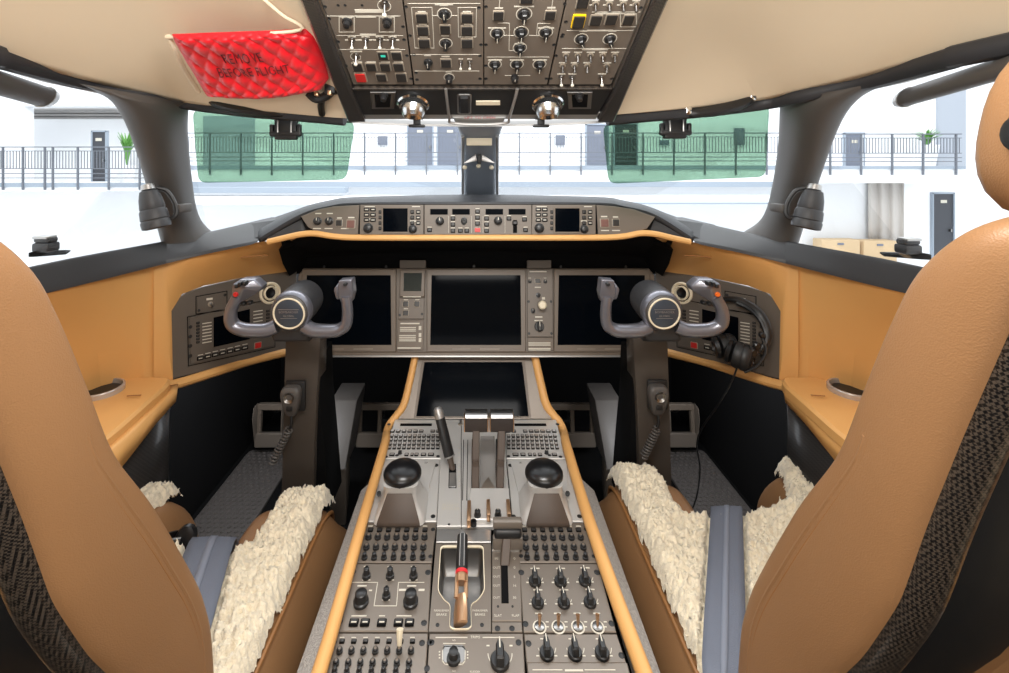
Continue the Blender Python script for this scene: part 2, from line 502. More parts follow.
# ================================================================ OUTSIDE THE WINDSHIELD
YB, YW = 12.0, 13.2        # balcony edge, facade behind it
def bx(b, x0, x1, y0, y1, Y, depth, mi=0, bevel=0.0):
    """a box whose near face covers the pixels x0..x1, y0..y1 at distance Y"""
    a = P(x0, y0, Y); c = P(x1, y1, Y)
    return b.box(((a.x + c.x) / 2, Y + depth / 2, (a.z + c.z) / 2), (abs(c.x - a.x), depth, abs(a.z - c.z)), mi, bevel=bevel)
g = MB(); g.box((0, 14, -2.32), (60, 40, 0.1))
struct(g.build('ground', M['floorw'], smooth=0), 'bright white hangar floor outside the cockpit windows')
b = MB()
bx(b, 160, 806, -40, 330, YW, 0.3); bx(b, -260, 24, -40, 330, YW, 0.3); bx(b, 24, 160, -40, 106, YW, 0.3); bx(b, 24, 160, 186, 330, YW, 0.3)
bx(b, 806, 1300, -40, 330, YW, 0.3)
bx(b, 24, 160, 100, 190, YW + 1.6, 0.2)
struct(b.build('wall_back', M['wall_w'], smooth=0), 'white rendered facade of the hangar offices beyond the nose')
b = MB()
bx(b, 165, 806, 165.5, 181.7, YB, 1.3, 0); bx(b, -260, 160, 183, 191, YB, 1.3, 0); bx(b, 806, 966, 166, 183, YB, 1.3, 0)
bx(b, 165, 806, 165.4, 169.6, YB - 0.03, 0.08, 1); bx(b, -260, 160, 183, 187, YB - 0.03, 0.08, 1); bx(b, 806, 966, 166, 169, YB - 0.03, 0.08, 1)
bx(b, 165, 806, 181.7, 187, YB - 0.02, 1.3, 1)
struct(b.build('slab_edge', [M['wall_w'], M['ledge_w']], smooth=0), 'white balcony slab with a grey edge across the facade')
b = MB(); bx(b, 150, 800, 196, 204.5, 10.6, 0.3, 0); bx(b, 560, 800, 202.5, 204.2, 10.55, 0.1, 1); bx(b, 150, 345, 187.5, 193, 10.6, 0.3, 1)
struct(b.build('wall_low', [M['wall_w'], M['ledge_w']], smooth=0), 'low white wall in front of the hangar offices')
# piers and dark bays of the facade
b = MB()
for x0, x1, y0, y1, mi in ((203, 254, 116, 166, 0), (521, 537, 90, 166, 1), (500, 510, 90, 166, 1), (700, 712, 118, 166, 1), (672, 684, 118, 166, 1), (300, 318, 118, 166, 1), (862, 886, 84, 166, 1), (938, 966, 88, 166, 0)):
    bx(b, x0, x1, y0, y1, YW - 0.06, 0.2, mi)
struct(b.build('trim_1', [M['grey_w'], M['wall_w']], smooth=0), 'grey bays and white piers of the hangar facade')
def far_door(n, x0, x1, y0, y1, m, lab):
    t = thing('door_%d' % n, lab, 'door', P((x0 + x1) / 2, y1, YW)); t['kind'] = 'structure'
    def loc(bb, *a):
        bx(bb, *a); o = Vector(t.location); bb.v = [v - o for v in bb.v]; return bb
    loc(MB(), x0, x1, y0, y1, YW - 0.05, 0.05, 0).build('door_leaf', M[m], t, smooth=0)
    f = MB()
    for q in ((x0 - 1.2, x0, y0 - 1, y1), (x1, x1 + 1.2, y0 - 1, y1), (x0 - 1.2, x1 + 1.2, y0 - 1.6, y0)): bx(f, *q, YW - 0.08, 0.1)
    o = Vector(t.location); f.v = [v - o for v in f.v]; f.build('door_frame', M['ledge_w'], t, smooth=0)
    loc(MB(), x1 - 3, x1 - 1.6, (y0 + y1) / 2 + 1, (y0 + y1) / 2 + 4, YW - 0.12, 0.07, 0).build('door_handle', M['metal'], t, smooth=0)
    loc(MB(), (x0 + x1) / 2 - 3, (x0 + x1) / 2 + 3, y0 + 6, y0 + 9, YW - 0.06, 0.02, 0).build('door_plate', M['white'], t, smooth=0)
far_door(1, 408, 432, 124, 165, 'door_g', 'grey office door left of the windshield post, first from the post but one')
far_door(2, 438, 462, 124, 165, 'door_g', 'grey office door partly behind the centre windshield post')
far_door(3, 587, 608, 125, 165, 'door_g', 'pale grey office door just left of the right green visor')
far_door(4, 615, 637, 124, 165, 'door_d', 'dark office door seen through the right green visor')
far_door(5, 92, 105, 132, 184, 'door_d', 'dark office door in the recess seen through the left side window')
far_door(6, 846, 864, 134, 166, 'door_g', 'grey balcony door left of the planter in the right side window')
far_door(7, 934, 954, 194, 262, 'door_d', 'tall dark ground floor door under the right balcony')
def railing(x0, x1, yt, yb, yp, posts, lab, lean=0):
    t = thing('balcony_railing', lab, 'railing', P((x0 + x1) / 2, yb, YB))
    o = Vector(t.location)
    def fin(bb, nm):
        bb.v = [v - o for v in bb.v]; bb.build(nm, M['rail'], t, smooth=0)
    b = MB(); bx(b, x0, x1, yt - 0.5, yt + 0.5, YB - 0.08, 0.05); bx(b, x0, x1, yt + 3.6, yt + 4.3, YB - 0.06, 0.03); fin(b, 'top_rail')
    b = MB()
    for f in (0.60, 0.74, 0.86): bx(b, x0, x1, yt + (yb - yt) * f - 0.4, yt + (yb - yt) * f + 0.4, YB - 0.06, 0.03)
    fin(b, 'lower_rail')
    b = MB(); x = x0 + 2
    while x < x1: bx(b, x - 0.15, x + 0.15, yt + 4, yt + (yb - yt) * 0.6, YB - 0.055, 0.02); x += 3.1
    fin(b, 'balusters')
    for px in posts:
        b = MB(); bx(b, px - 0.55, px + 0.55, yt - 0.4, yp, YB - 0.07, 0.05); fin(b, 'post')
railing(168, 806, 133, 165.5, 175, [209.3 + 31 * k for k in range(19)], 'long grey metal balcony railing across the windshield view')
railing(-200, 157, 147, 183, 190, [-60, -29, 2, 22, 44, 52, 77, 108, 139], 'grey metal balcony railing seen through the left side window')
railing(812, 962, 134, 166, 175, [831, 862, 893, 924, 957], 'grey metal balcony railing seen through the right side window')
# signs on the facade
for x0, x1, y0, y1, lab in ((378, 387, 136, 145, 'small dark notice on the white wall between railing posts'), (556, 565, 135, 145, 'small blue grey notice right of the centre post'), (735, 745, 128, 145, 'small dark wall box seen at the outer end of right visor'), (660, 669, 140, 145, 'small dark wall box below the right visor clamp')):
    b = MB(); bx(b, x0, x1, y0, y1, YW - 0.08, 0.08, bevel=0.01)
    tag(b.build('wall_notice', M['door_g']), lab, 'sign')
# ducts in the left recess
t = thing('ceiling_duct', 'silver ducts under the recess ceiling outside the left side window', 'duct', P(80, 112, YW + 0.9))
for k, (yy, r) in enumerate(((111, 0.09), (115, 0.06), (118, 0.04))):
    a = P(26, yy, YW + 0.9) - t.location; c = P(158, yy, YW + 0.9) - t.location
    MB().tube([a, c], r, 10).build('pipe', M['metal'], t)
# plants
def plant(px, py_pot0, py_pot1, py_top, wpx, Y, lab, potted):
    t = thing('potted_plant', lab, 'plant', P(px, py_pot1, Y)); o = Vector(t.location)
    s_ = Y / F
    hp = (py_pot1 - py_pot0) * s_; wp = wpx * s_
    MB().lathe([(wp * 0.32, 0), (wp * 0.46, hp), (wp * 0.40, hp), (wp * 0.36, hp * 0.9), (0.01, hp * 0.9)], 18).build('pot', M['wall_w'], t)
    b = MB(); rr = random.Random(px)
    for k in range(60):
        a = rr.uniform(0, 2 * PI); L = (py_pot0 - py_top) * s_ * rr.uniform(0.6, 1.2); r = wp * rr.uniform(0.2, 0.75)
        p0 = Vector((0, 0, hp * 0.9)); p2 = p0 + Vector((math.cos(a) * r, math.sin(a) * r, L)); p1 = p0 + Vector((math.cos(a) * r * 0.3, math.sin(a) * r * 0.3, L * 0.7))
        sd = Vector((-math.sin(a), math.cos(a), 0)) * 0.035
        b.add([p0 - sd * .3, p0 + sd * .3, p1 + sd, p1 - sd, p2 + sd * .2, p2 - sd * .2], [(0, 1, 2, 3), (3, 2, 4, 5)])
    b.build('foliage', M['leaf'], t, smooth=0)
plant(127, 165, 184, 133, 16, YW - 0.5, 'bushy green plant beside the dark recess door, left side window', True)
plant(927, 145, 165, 130, 20, YW - 0.6, 'low green plant in a white pot on the right balcony', True)
# ground floor of the right wing
b = MB()
rows = []
for yy in (176, 250):
    rows.append([P(x, yy, YW - 0.1 - 0.05 * math.sin(x * 0.55)) for x in range(868, 905)])
b.loft(rows)
tag(b.build('curtain', M['curtain'], mods=[('solid', 0.01, 0)]), 'pale pleated curtain on the ground floor, right side window', 'curtain')
for x0, x1, y0, y1, lab in ((822, 860, 240, 262, 'timber crate under the right side window, nearer the pillar lamp'), (864, 897, 241, 262, 'timber crate below the pale curtain')):
    t = thing('wooden_crate', lab, 'crate', P((x0 + x1) / 2, y1, 12.6)); o = Vector(t.location)
    q = MB(); bx(q, x0, x1, y0, y1, 12.6, 0.35, bevel=0.01); q.v = [v - o for v in q.v]; q.build('crate_body', M['wood'], t)
    q = MB(); bx(q, (x0 + x1) / 2 - 3, (x0 + x1) / 2 + 3, y0 + 3, y0 + 5, 12.58, 0.03); q.v = [v - o for v in q.v]; q.build('handle_slot', M['door_g'], t)

# ================================================================ COCKPIT SHELL
def pts(*a): return [P(*q) for q in a]
# floor
b = MB(); b.box((0, 0.6, -0.03), (2.3, 4.0, 0.06))
struct(b.build('floor', M['flat'], smooth=0), 'black carpeted cockpit floor')
b = MB(); b.box((0, 2.35, 0.32), (2.1, 0.04, 0.66))
struct(b.build('wall_front', M['flat'], smooth=0), 'black forward bulkhead behind the rudder pedals')
# footwell side walls, black
for sx, nm in ((-1, 'left'), (1, 'right')):
    b = MB()
    b.box((sx * 1.03, 1.3, 0.33), (0.04, 2.3, 0.66))
    struct(b.build('wall_footwell_' + nm, M['flat'], smooth=0), 'black %s side of the footwell' % nm)
# under side of the instrument panel
b = MB(); b.hull([(x, y, z) for x in (-0.98, 0.98) for (y, z) in ((1.52, 0.645), (2.33, 0.66), (2.33, 0.70), (1.52, 0.66))])
struct(b.build('trim_2', M['flat'], smooth=0), 'black under side of the instrument panel')

# cabin behind the seats: aft bulkhead, aft side walls and aft ceiling
b = MB(); b.box((0, -1.82, 0.95), (2.3, 0.04, 1.95))
struct(b.build('wall_rear', M['glare'], smooth=0), 'plain dark bulkhead behind the pilots')
for sx, nm in ((-1, 'left'), (1, 'right')):
    b = MB(); b.box((sx * 1.05, -0.72, 0.82), (0.06, 2.2, 1.66)); b.box((sx * 1.05, 0.4, 0.5), (0.06, 0.1, 1.0))
    struct(b.build('wall_aft_' + nm, M['cream'], smooth=0), 'cream %s cabin side behind the seats' % nm)
b = MB(); b.box((0, -1.1, 1.83), (2.3, 1.5, 0.04)); b.hull([(x * 1.08, y, z) for x in (-1, 1) for y, z in ((-0.36, 1.81), (-0.36, 1.84))] + [(x * 1.08, -0.42, 1.45) for x in (-1, 1)]) if False else None
struct(b.build('ceiling_aft', M['cream'], smooth=0), 'cream cabin ceiling behind the seats')

# side walls: padded tan panels below the dark window sill.  pixel rows per side, mirrored in X
def SX(sx, px): return px if sx < 0 else 2 * CX - px
SILL_T = [(-60, 285, 0.70), (30, 262, 0.88), (100, 250, 1.03), (165, 238, 1.22)]
for sx, nm in ((-1, 'left'), (1, 'right')):
    def pp(px, py, Y): return P(SX(sx, px), py, Y)
    # rear padded panel
    top = [Vector((sx * 0.90, 0.0, EYE - 0.25)), Vector((sx * 0.87, 0.5, EYE - 0.25)), pp(-20, 306, 0.805), pp(50, 292, 0.905), pp(100, 280, 1.035), pp(150, 266, 1.17), pp(158, 264, 1.19)]
    bot = [Vector((sx * 0.98, 0.0, EYE - 0.6)), Vector((sx * 0.98, 0.5, EYE - 0.6)), pp(-20, 420, 0.88), pp(50, 398, 1.00), pp(100, 388, 1.12), pp(150, 378, 1.165), pp(158, 378, 1.19)]
    rows = []
    for k in range(9):
        t = k / 8
        rows.append([a.lerp(c, t) + Vector((sx * 0.03 * math.sin(PI * t) * w_, 0, 0)) for a, c, w_ in zip(top, bot, (1, 1, 1, .8, .4, 0, 0))])
    b = MB(); b.loft(rows)
    o = b.build('wall_' + nm, M['tan'], mods=[('sub', 1)])
    struct(o, 'tan leather padded %s side panel under the window sill' % nm)
    # forward cowl: tan, sweeping from the side panel to the glareshield
    top = [pp(153.5, 263, 1.172), pp(160, 261.5, 1.187), pp(165, 260, 1.20), pp(205, 251, 1.225), pp(245, 244, 1.245), pp(275, 240, 1.25), pp(297, 238, 1.25)]
    bot = [pp(153.5, 378, 1.172), pp(173, 381, 1.195), pp(171.5, 311, 1.206), pp(182, 294, 1.24), pp(203, 286, 1.29), pp(240, 278, 1.38), pp(292, 271, 1.49)]
    mid = [pp(153.5, 320, 1.17), pp(166, 325, 1.188), pp(167, 284, 1.195), pp(186, 268, 1.22), pp(222, 262, 1.27), pp(262, 256, 1.33), pp(283, 252, 1.38)]
    rows = []
    for k in range(9):
        t = k / 8
        rows.append([a * (1 - t) ** 2 + (m_ * 2 - (a + c) * 0.5) * (2 * t * (1 - t)) + c * t * t for a, m_, c in zip(top, mid, bot)])
    b = MB(); b.loft(rows)
    o = b.build('wall_cowl_' + nm, M['tan'])
    struct(o, 'tan leather %s cowl between side panel and glareshield' % nm)
    # seam groove line on the cowl
    b = MB(); b.tube([pp(241, 257.5, 1.29), pp(256, 256, 1.30), pp(268, 255.5, 1.31)], 0.0022, 6)
    struct(b.build('trim_3' if sx < 0 else 'trim_4', M['seam']), 'stitched slit on the %s tan cowl' % nm)
    # dark window sill leather strip
    outer = [Vector((sx * 0.99, -0.1, EYE - 0.17)), pp(-60, 287, 0.74), pp(30, 263, 0.88), pp(100, 250, 1.03), pp(168, 239, 1.22), pp(215, 229, 1.36), pp(270, 216, 1.44), pp(330, 205, 1.5), pp(400, 199, 1.55), Vector((0, 1.57, EYE - 0.112))]
    inner = [Vector((sx * 0.89, 0.0, EYE - 0.255)), pp(-60, 313, 0.74), pp(40, 291, 0.89), pp(100, 277, 1.02), pp(168, 260, 1.20), pp(215, 249, 1.225), pp(258, 241, 1.245), pp(300, 236, 1.255), None, None]
    n = 7
    b = MB()
    mids = [a.lerp(c, 0.5) + Vector((0, 0, 0.006)) for a, c in zip(outer[:8], inner[:8])]
    rows = []
    for a, m_, c in zip(outer[:7], mids, inner[:7]):
        rows.append([a + Vector((sx * 0.02, 0.02, -0.04)), a, a.lerp(m_, 0.5) + Vector((0, 0, 0.003)), m_, m_.lerp(c, 0.6), c, c + Vector((0, 0, -0.008))])
    b.loft(rows)
    o = b.build('trim_5' if sx < 0 else 'trim_6', M['sill'], mods=[('sub', 1)])
    struct(o, 'dark grey leather window sill along the %s side' % nm)
    # tan lip tube under the inset, ledge with cup holder
    b = MB(); b.tube(smooth_path([pp(158, 384, 1.165), pp(172, 385, 1.185), pp(215, 372, 1.28), pp(250, 361, 1.37), pp(285, 352.5, 1.45)], 4), [0.016] * 4 + [0.0125] * 13, 10, flat=1.0)
    struct(b.build('trim_7' if sx < 0 else 'trim_8', M['tan']), 'tan padded edge under the %s side console' % nm)
    # ledge (side shelf)
    o = thing('side_ledge', 'tan leather side shelf with steel cup holder beside the %s seat' % nm, 'shelf', (sx * 0.9, 1.0, EYE - 0.55)); o['kind'] = 'structure'
    zt = EYE - 0.545
    outl = [(sx * 1.0, 1.16), (sx * 0.785, 1.16), (sx * 0.765, 1.12), (sx * 0.755, 1.04), (sx * 0.74, 0.93), (sx * 0.735, 0.80), (sx * 0.735, 0.4), (sx * 1.0, 0.4)]
    b = MB().prism([(x - sx * 0.9, y - 1.0) for x, y in rnd(outl, 0.02, 3)], -0.02, 0.005, 0.006)
    b.build('shelf_top', M['tan'], o)
    fr = [(sx * 0.788, 1.155), (sx * 0.768, 1.12), (sx * 0.758, 1.04), (sx * 0.743, 0.93), (sx * 0.738, 0.80), (sx * 0.738, 0.4)]
    low = [0.022, 0.026, 0.032, 0.05, 0.08, 0.16]
    rows = [[Vector((x - sx * 0.9, y - 1.0, -0.015)) for x, y in fr], [Vector((x - sx * 0.898, y - 1.0, -0.015 - l)) for (x, y), l in zip(fr, low)]]
    MB().loft(rows).build('shelf_front', M['tan'], o, mods=[('solid', 0.02, 1 if sx < 0 else -1)])
    c0 = PZ(SX(sx, 101), 392, zt) - o.location
    MB().lathe([(0.047, 0.004), (0.047, 0.016), (0.0455, 0.018), (0.042, 0.018), (0.041, 0.006)], 28, Matrix.Translation((c0.x, c0.y, 0)), 0, False).build('cup_holder', M['key'], o)
    MB().lathe([(0.041, 0.0068), (0.001, 0.0065)], 24, Matrix.Translation((c0.x, c0.y, 0))).build('cup_well', M['black'], o)
    rows = [[Vector((x - sx * 0.892, y - 1.0, -0.015 - l)) for (x, y), l in zip(fr, low)], [Vector((x - sx * 0.885, y - 1.0, -0.5)) for x, y in fr]]
    MB().loft(rows).build('pocket_panel', M['carbon_d'], o, mods=[('solid', 0.01, 1 if sx < 0 else -1)])
    MB().tube(smooth_path([Vector((x - sx * 0.888, y - 1.0, -0.015 - l)) for (x, y), l in zip(fr, low)], 4), 0.007, 8).build('pocket_rim', M['pillar'], o)
    b = MB(); a = PZ(SX(sx, 127), 396, zt + 0.006) - o.location; c = PZ(SX(sx, 141), 395, zt + 0.006) - o.location
    b.tube([a, c], 0.0015, 6); b.build('slit', M['seam'], o)

# ================================================================ CEILING, HEADERS, POSTS, WINDOWS
for sx, nm in ((-1, 'left'), (1, 'right')):
    def pp(px, py, Y): return P(SX(sx, px), py, Y)
    # stations back to front: outer edge (at the window header), inner edge (along the overhead panel)
    outer = [Vector((sx * 0.98, -0.4, EYE + 0.22)), Vector((sx * 0.90, 0.15, EYE + 0.20)), pp(0, 53, 0.71), pp(80, 76, 0.85), pp(150, 92, 0.95), pp(190, 101, 1.02), pp(250, 107, 1.0), pp(300, 112, 0.985), pp(352, 116, 0.97)]
    inner = [Vector((sx * 0.02, -0.4, EYE + 0.56)), Vector((sx * 0.02, 0.10, EYE + 0.54)), Vector((sx * 0.27, 0.42, EYE + 0.43)), Vector((sx * 0.27, 0.56, EYE + 0.355)), Vector((sx * 0.27, 0.68, EYE + 0.285)), Vector((sx * 0.27, 0.76, EYE + 0.24)), Vector((sx * 0.27, 0.83, EYE + 0.195)), Vector((sx * 0.27, 0.89, EYE + 0.155)), Vector((sx * 0.27, 0.95, EYE + 0.118))]
    rows = []
    for a, c in zip(outer, inner):
        L = (a - c).length
        rows.append([a.lerp(c, k / 10) + Vector((sx * 0.03, 0, 0.05)) * math.sin(PI * k / 10) * min(1, L / 0.6) for k in range(11)])
    b = MB(); b.loft(rows)
    o = b.build('ceiling_' + nm, M['cream'], mods=[('sub', 2), ('solid', 0.01, -1 if sx < 0 else 1)])
    struct(o, 'cream %s headliner beside the overhead panel' % nm)
    # dark header rail along the top of the windows
    path = smooth_path([Vector((sx * 0.95, -0.1, EYE + 0.20)), pp(-70, 42, 0.62), pp(0, 58, 0.71), pp(80, 80, 0.85), pp(150, 96, 0.95), pp(192, 104, 1.02), pp(250, 111, 1.01), pp(300, 115, 1.0), pp(345, 119, 0.985)], 5)
    b = MB(); b.tube(path, [0.018] * 16 + [0.015] * (len(path) - 16), 10, flat=0.75, up=Vector((0, 0, 1)))
    o = b.build('trim_9' if sx < 0 else 'trim_10', M['glare'])
    struct(o, 'dark header rail above the %s windows' % nm)
# light strip of the windshield frame under the header
b = MB()
b.tube(smooth_path([P(196, 108, 1.09), P(260, 113, 1.08), P(340, 119, 1.08), P(400, 122.5, 1.1), P(476, 123.5, 1.12), P(552, 122.5, 1.1), P(612, 119, 1.08), P(690, 112, 1.08), P(772, 104, 1.09)], 5), 0.011, 8, flat=0.5)
struct(b.build('trim_11', M['silver']), 'bright metal top edge of the windshield frame')

# window pillars
def pillar(rows, n, lab, sx):
    """rows of (side window edge, middle, windshield edge) pixels with distances"""
    R = []
    for a, m_, c in rows:
        a, m_, c = P(*a), P(*m_), P(*c)
        back = Vector((-sx * -0.04, 0.06, 0))
        q = lambda t: a * (1 - t) ** 2 + (m_ * 2 - (a + c) * 0.5) * 2 * t * (1 - t) + c * t * t
        R.append([a + Vector((sx * 0.03, 0.05, 0)), a, q(0.12), q(0.3), q(0.5), q(0.7), q(0.88), c, c + Vector((sx * 0.04, 0.05, 0))])
    o = MB().loft(R).build(n, M['pillar'], mods=[('sub', 2)])
    struct(o, lab)
    return o
pillar([((62, 80, .83), (110, 89, .87), (190, 103, 1.0)), ((100, 90, .86), (145, 101, .91), (191, 108, 1.04)), ((118, 108, .92), (155, 117, .95), (189, 122, 1.08)), ((134, 148, 1.0), (164, 150, 1.03), (190, 150, 1.14)), ((146, 190, 1.1), (174, 192, 1.12), (195, 195, 1.25)), ((155, 225, 1.17), (180, 226, 1.2), (200, 222, 1.32)), ((160, 243, 1.2), (186, 243, 1.22), (218, 236, 1.36))],
       'trim_12', 'grey pillar between the left side window and windshield', -1)
pillar([((905, 76, .83), (850, 88, .87), (778, 101, 1.0)), ((872, 88, .86), (822, 99, .91), (778, 106, 1.04)), ((848, 108, .92), (810, 116, .95), (778, 120, 1.08)), ((832, 148, 1.0), (802, 150, 1.03), (777, 150, 1.14)), ((818, 190, 1.1), (790, 192, 1.12), (770, 195, 1.25)), ((806, 225, 1.17), (782, 226, 1.2), (762, 222, 1.32)), ((800, 243, 1.2), (776, 243, 1.22), (742, 233, 1.36))],
       'trim_13', 'grey pillar between the right side window and windshield', 1)
# centre post with its sighting balls
t = thing('windshield_post', 'slate grey centre post of the windshield with three white sighting balls', 'post', P(480, 193, 1.66)); t['kind'] = 'structure'
o0 = Vector(t.location)
R = []
for y, hw, Y in ((121, 25, 1.22), (126, 23.5, 1.24), (134, 20, 1.28), (145, 18, 1.34), (160, 17, 1.43), (178, 16.5, 1.55), (196, 16.5, 1.68)):
    R.append([P(480 + k * hw, y, Y) - o0 + Vector((0, d, 0)) for k, d in ((-1.0, 0.07), (-1.0, 0.01), (-0.85, 0.0), (-0.5, -0.008), (0, -0.012), (0.5, -0.008), (0.85, 0), (1, 0.01), (1, 0.07))])
MB().loft(R).build('post_body', M['post'], t, mods=[('sub', 1)])
for k in (-1, 1):
    MB().tube([P(480 + k * 17.3, y, Y) - o0 for y, Y in ((136, 1.27), (160, 1.41), (194, 1.65))], 0.005, 8).build('edge_strip', M['silver'], t)
MB().hull([P(x, y, Y) - o0 for x, y in ((466.5, 138), (492, 138), (492, 145.5), (466.5, 145.5)) for Y in (1.285, 1.30)], 0.001).build('placard', M['ivory'], t)
for pl in (((463, 163.5), (476, 154), (477, 161)), ((496, 163.5), (482, 154), (481.5, 161))):
    MB().hull([P(x, y, Y) - o0 for x, y in pl for Y in (1.385, 1.41)], 0.001).build('sight_wing', M['silver'], t)
MB().hull([P(x, y, Y) - o0 for x, y in ((477.5, 152), (481, 152), (481, 164), (477.5, 164)) for Y in (1.38, 1.42)], 0.001).build('sight_fin', M['black'], t)
for x, y in ((464.8, 167.5), (478.5, 166), (491.5, 167.5)):
    b = MB(); c = P(x, y, 1.40) - o0
    b.lathe([(0.0072 * math.sin(PI * k / 10) + 1e-5, -0.0072 * math.cos(PI * k / 10)) for k in range(11)], 14, Matrix.Translation(c)); b.build('sighting_ball', M['ivory'], t)
# panes
def pane(n, q, lab):
    v = [P(*a) for a in q]
    b = MB(); b.add(v, [tuple(range(len(v)))])
    o = b.build(n, M['glass'], smooth=0, mods=[('solid', 0.004, 0)])
    struct(o, lab)
pane('window_1', [(-180, 20, .62), (60, 72, .88), (104, 92, .92), (128, 118, .98), (140, 150, 1.04), (152, 190, 1.15), (162, 246, 1.25), (30, 272, .92), (-200, 330, .62)], 'clear left side window')
pane('window_2', [(186, 104, 1.10), (340, 116, 1.10), (466, 121, 1.28), (468, 196, 1.70), (330, 212, 1.56), (210, 242, 1.42), (190, 190, 1.27), (186, 130, 1.13)], 'clear left windshield pane')
pane('window_3', [(782, 102, 1.10), (612, 116, 1.10), (494, 121, 1.28), (494, 196, 1.70), (622, 212, 1.56), (760, 244, 1.42), (776, 190, 1.27), (782, 130, 1.13)], 'clear right windshield pane')
pane('window_4', [(1140, 20, .62), (905, 70, .88), (862, 92, .92), (842, 118, .98), (826, 150, 1.04), (814, 190, 1.15), (800, 246, 1.25), (922, 272, .92), (1160, 330, .62)], 'clear right side window')

# ================================================================ THINGS ON THE WINDOW FRAMES
def rel(t, *a): return P(*a) - Vector(t.location)
# rolled side window shades
for sx, nm in ((-1, 'left'), (1, 'right')):
    def pp(px, py, Y): return P(SX(sx, px), py, Y)
    t = thing('roller_shade', 'grey rolled-up sun shade at the top of the %s side window' % nm, 'shade', pp(0, 88, 0.74))
    o0 = Vector(t.location); dx = 8 if sx > 0 else 0
    p = [pp(-70, 62, 0.62), pp(44, 97, 0.84)]
    b = MB(); b.tube([v - o0 for v in p], 0.021, 16, flat=0.7); b.build('rolled_fabric', M['pillar'], t)
    b = MB(); e = (p[1] - p[0]).normalized(); b.tube([p[1] - o0, p[1] + e * 0.016 - o0], [0.023, 0.019], 14, flat=0.7); b.build('end_cap', M['silver'], t)
    b = MB(); b.tube([pp(-70, 45, .66) - o0, pp(45, 79, .86) - o0, pp(110, 93, .93) - o0], 0.0065, 8); b.build('guide_rail', M['silver'], t)
# pillar lamps
for sx, nm, px0, py0 in ((-1, 'left', 152.5, 208), (1, 'right', 810, 208)):
    c = P(px0, py0, 1.06)
    t = thing('pillar_lamp', 'dark ribbed reading lamp on the %s window pillar' % nm, 'lamp', c)
    ax = Vector((-sx * -0.0, -0.0, 1.0)); tilt = Matrix.Rotation(sx * 0.22, 4, 'Y')
    s_ = 1.06 / F
    b = MB(); b.lathe([(5 * s_, 19 * s_), (8 * s_, 17 * s_), (10 * s_, 9 * s_), (11 * s_, 0), (10.6 * s_, -1 * s_), (11.8 * s_, -3 * s_), (12.4 * s_, -11 * s_), (11.8 * s_, -12 * s_), (12.9 * s_, -14 * s_), (12.4 * s_, -20 * s_), (9 * s_, -21 * s_), (8 * s_, -15 * s_), (0.001, -15 * s_)], 32, tilt)
    b.build('lamp_shade', M['sill'], t)
    b = MB(); b.lathe([(8 * s_, -16 * s_), (7 * s_, -19 * s_), (0.001, -20 * s_)], 20, tilt); b.build('lens', M['screen'], t)
    b = MB(); b.tube(smooth_path([Vector((-sx * -0.0 + -sx * 1 * s_, 0.01, 20 * s_)), Vector((-sx * 9 * s_, 0.02, 16 * s_)), Vector((-sx * 16 * s_, 0.025, 2 * s_)), Vector((-sx * 17 * s_, 0.02, -9 * s_)), Vector((-sx * 11 * s_, 0.01, -12 * s_))], 5), 2.2 * s_, 8); b.build('swivel_bracket', M['black'], t)
    b = MB(); b.lathe([(6.5 * s_, 19 * s_), (5.5 * s_, 24 * s_), (2 * s_, 25 * s_), (0.001, 25 * s_)], 16, tilt); b.build('rear_cap', M['silver'], t)
    b = MB(); b.box((sx * -16 * s_, 0.05, -2 * s_), (9 * s_, 0.05, 9 * s_), bevel=0.004); b.build('mount', M['pillar'], t)
# window latches with their dark slide bars on the sills
for sx, nm in ((-1, 'left'), (1, 'right')):
    q0 = (46, 252, 0.95) if sx < 0 else (908, 254, 0.95)
    t = thing('window_latch', 'black latch handle on the sill of the %s side window' % nm, 'latch', P(*q0))
    b = MB(); b.box((0, 0, 0.011), (0.036, 0.03, 0.02), bevel=0.005); b.box((0, 0, 0.026), (0.034, 0.024, 0.012), bevel=0.005); b.build('latch_handle', M['sill'], t)
    b = MB(); b.box((0, -0.003, 0.032), (0.032, 0.024, 0.006), bevel=0.002); b.build('latch_cap', M['silver'], t)
    b = MB(); b.hull([P(x, y, Y) - Vector(t.location) for x, y, Y in (((28, 252, .92), (66, 251, 1.0), (28, 258, .92), (66, 255, 1.0)) if sx < 0 else ((884, 253, 1.0), (932, 254, .92), (884, 257, 1.0), (932, 261, .92)))] + [P(x, y, Y) - Vector(t.location) + Vector((0, 0.02, 0)) for x, y, Y in (((28, 252, .92), (66, 251, 1.0)) if sx < 0 else ((884, 253, 1.0), (932, 254, .92)))], 0.002)
    b.build('slide_bar', M['black'], t)
# grab rails: dark padded bars under the header
for sx, nm in ((-1, 'left'), (1, 'right')):
    def pp(px, py, Y): return P(SX(sx, px), py, Y)
    q = [(210, 101, 1.0), (232, 107, 1.0), (262, 111, 1.0), (288, 113, 1.0)] if sx < 0 else [(752, 99, 1.0), (735, 106, 1.0), (712, 111, 1.0), (688, 113.5, 1.0)]
    t = thing('visor_track', 'dark padded visor track under the header, above the %s green visor' % nm, 'visor track', P(*q[1]))
    b = MB(); b.tube(smooth_path([rel(t, *a) for a in q], 4), [0.006] + [0.011 + 0.004 * math.sin(k / 11 * PI) for k in range(11)] + [0.006], 10, flat=0.8); b.build('track_bar', M['black'], t)
    for a in (q[0], q[-1]):
        b = MB(); b.box(rel(t, a[0], a[1] - 3, a[2]), (0.014, 0.014, 0.02), bevel=0.003); b.build('end_bracket', M['chrome'], t)
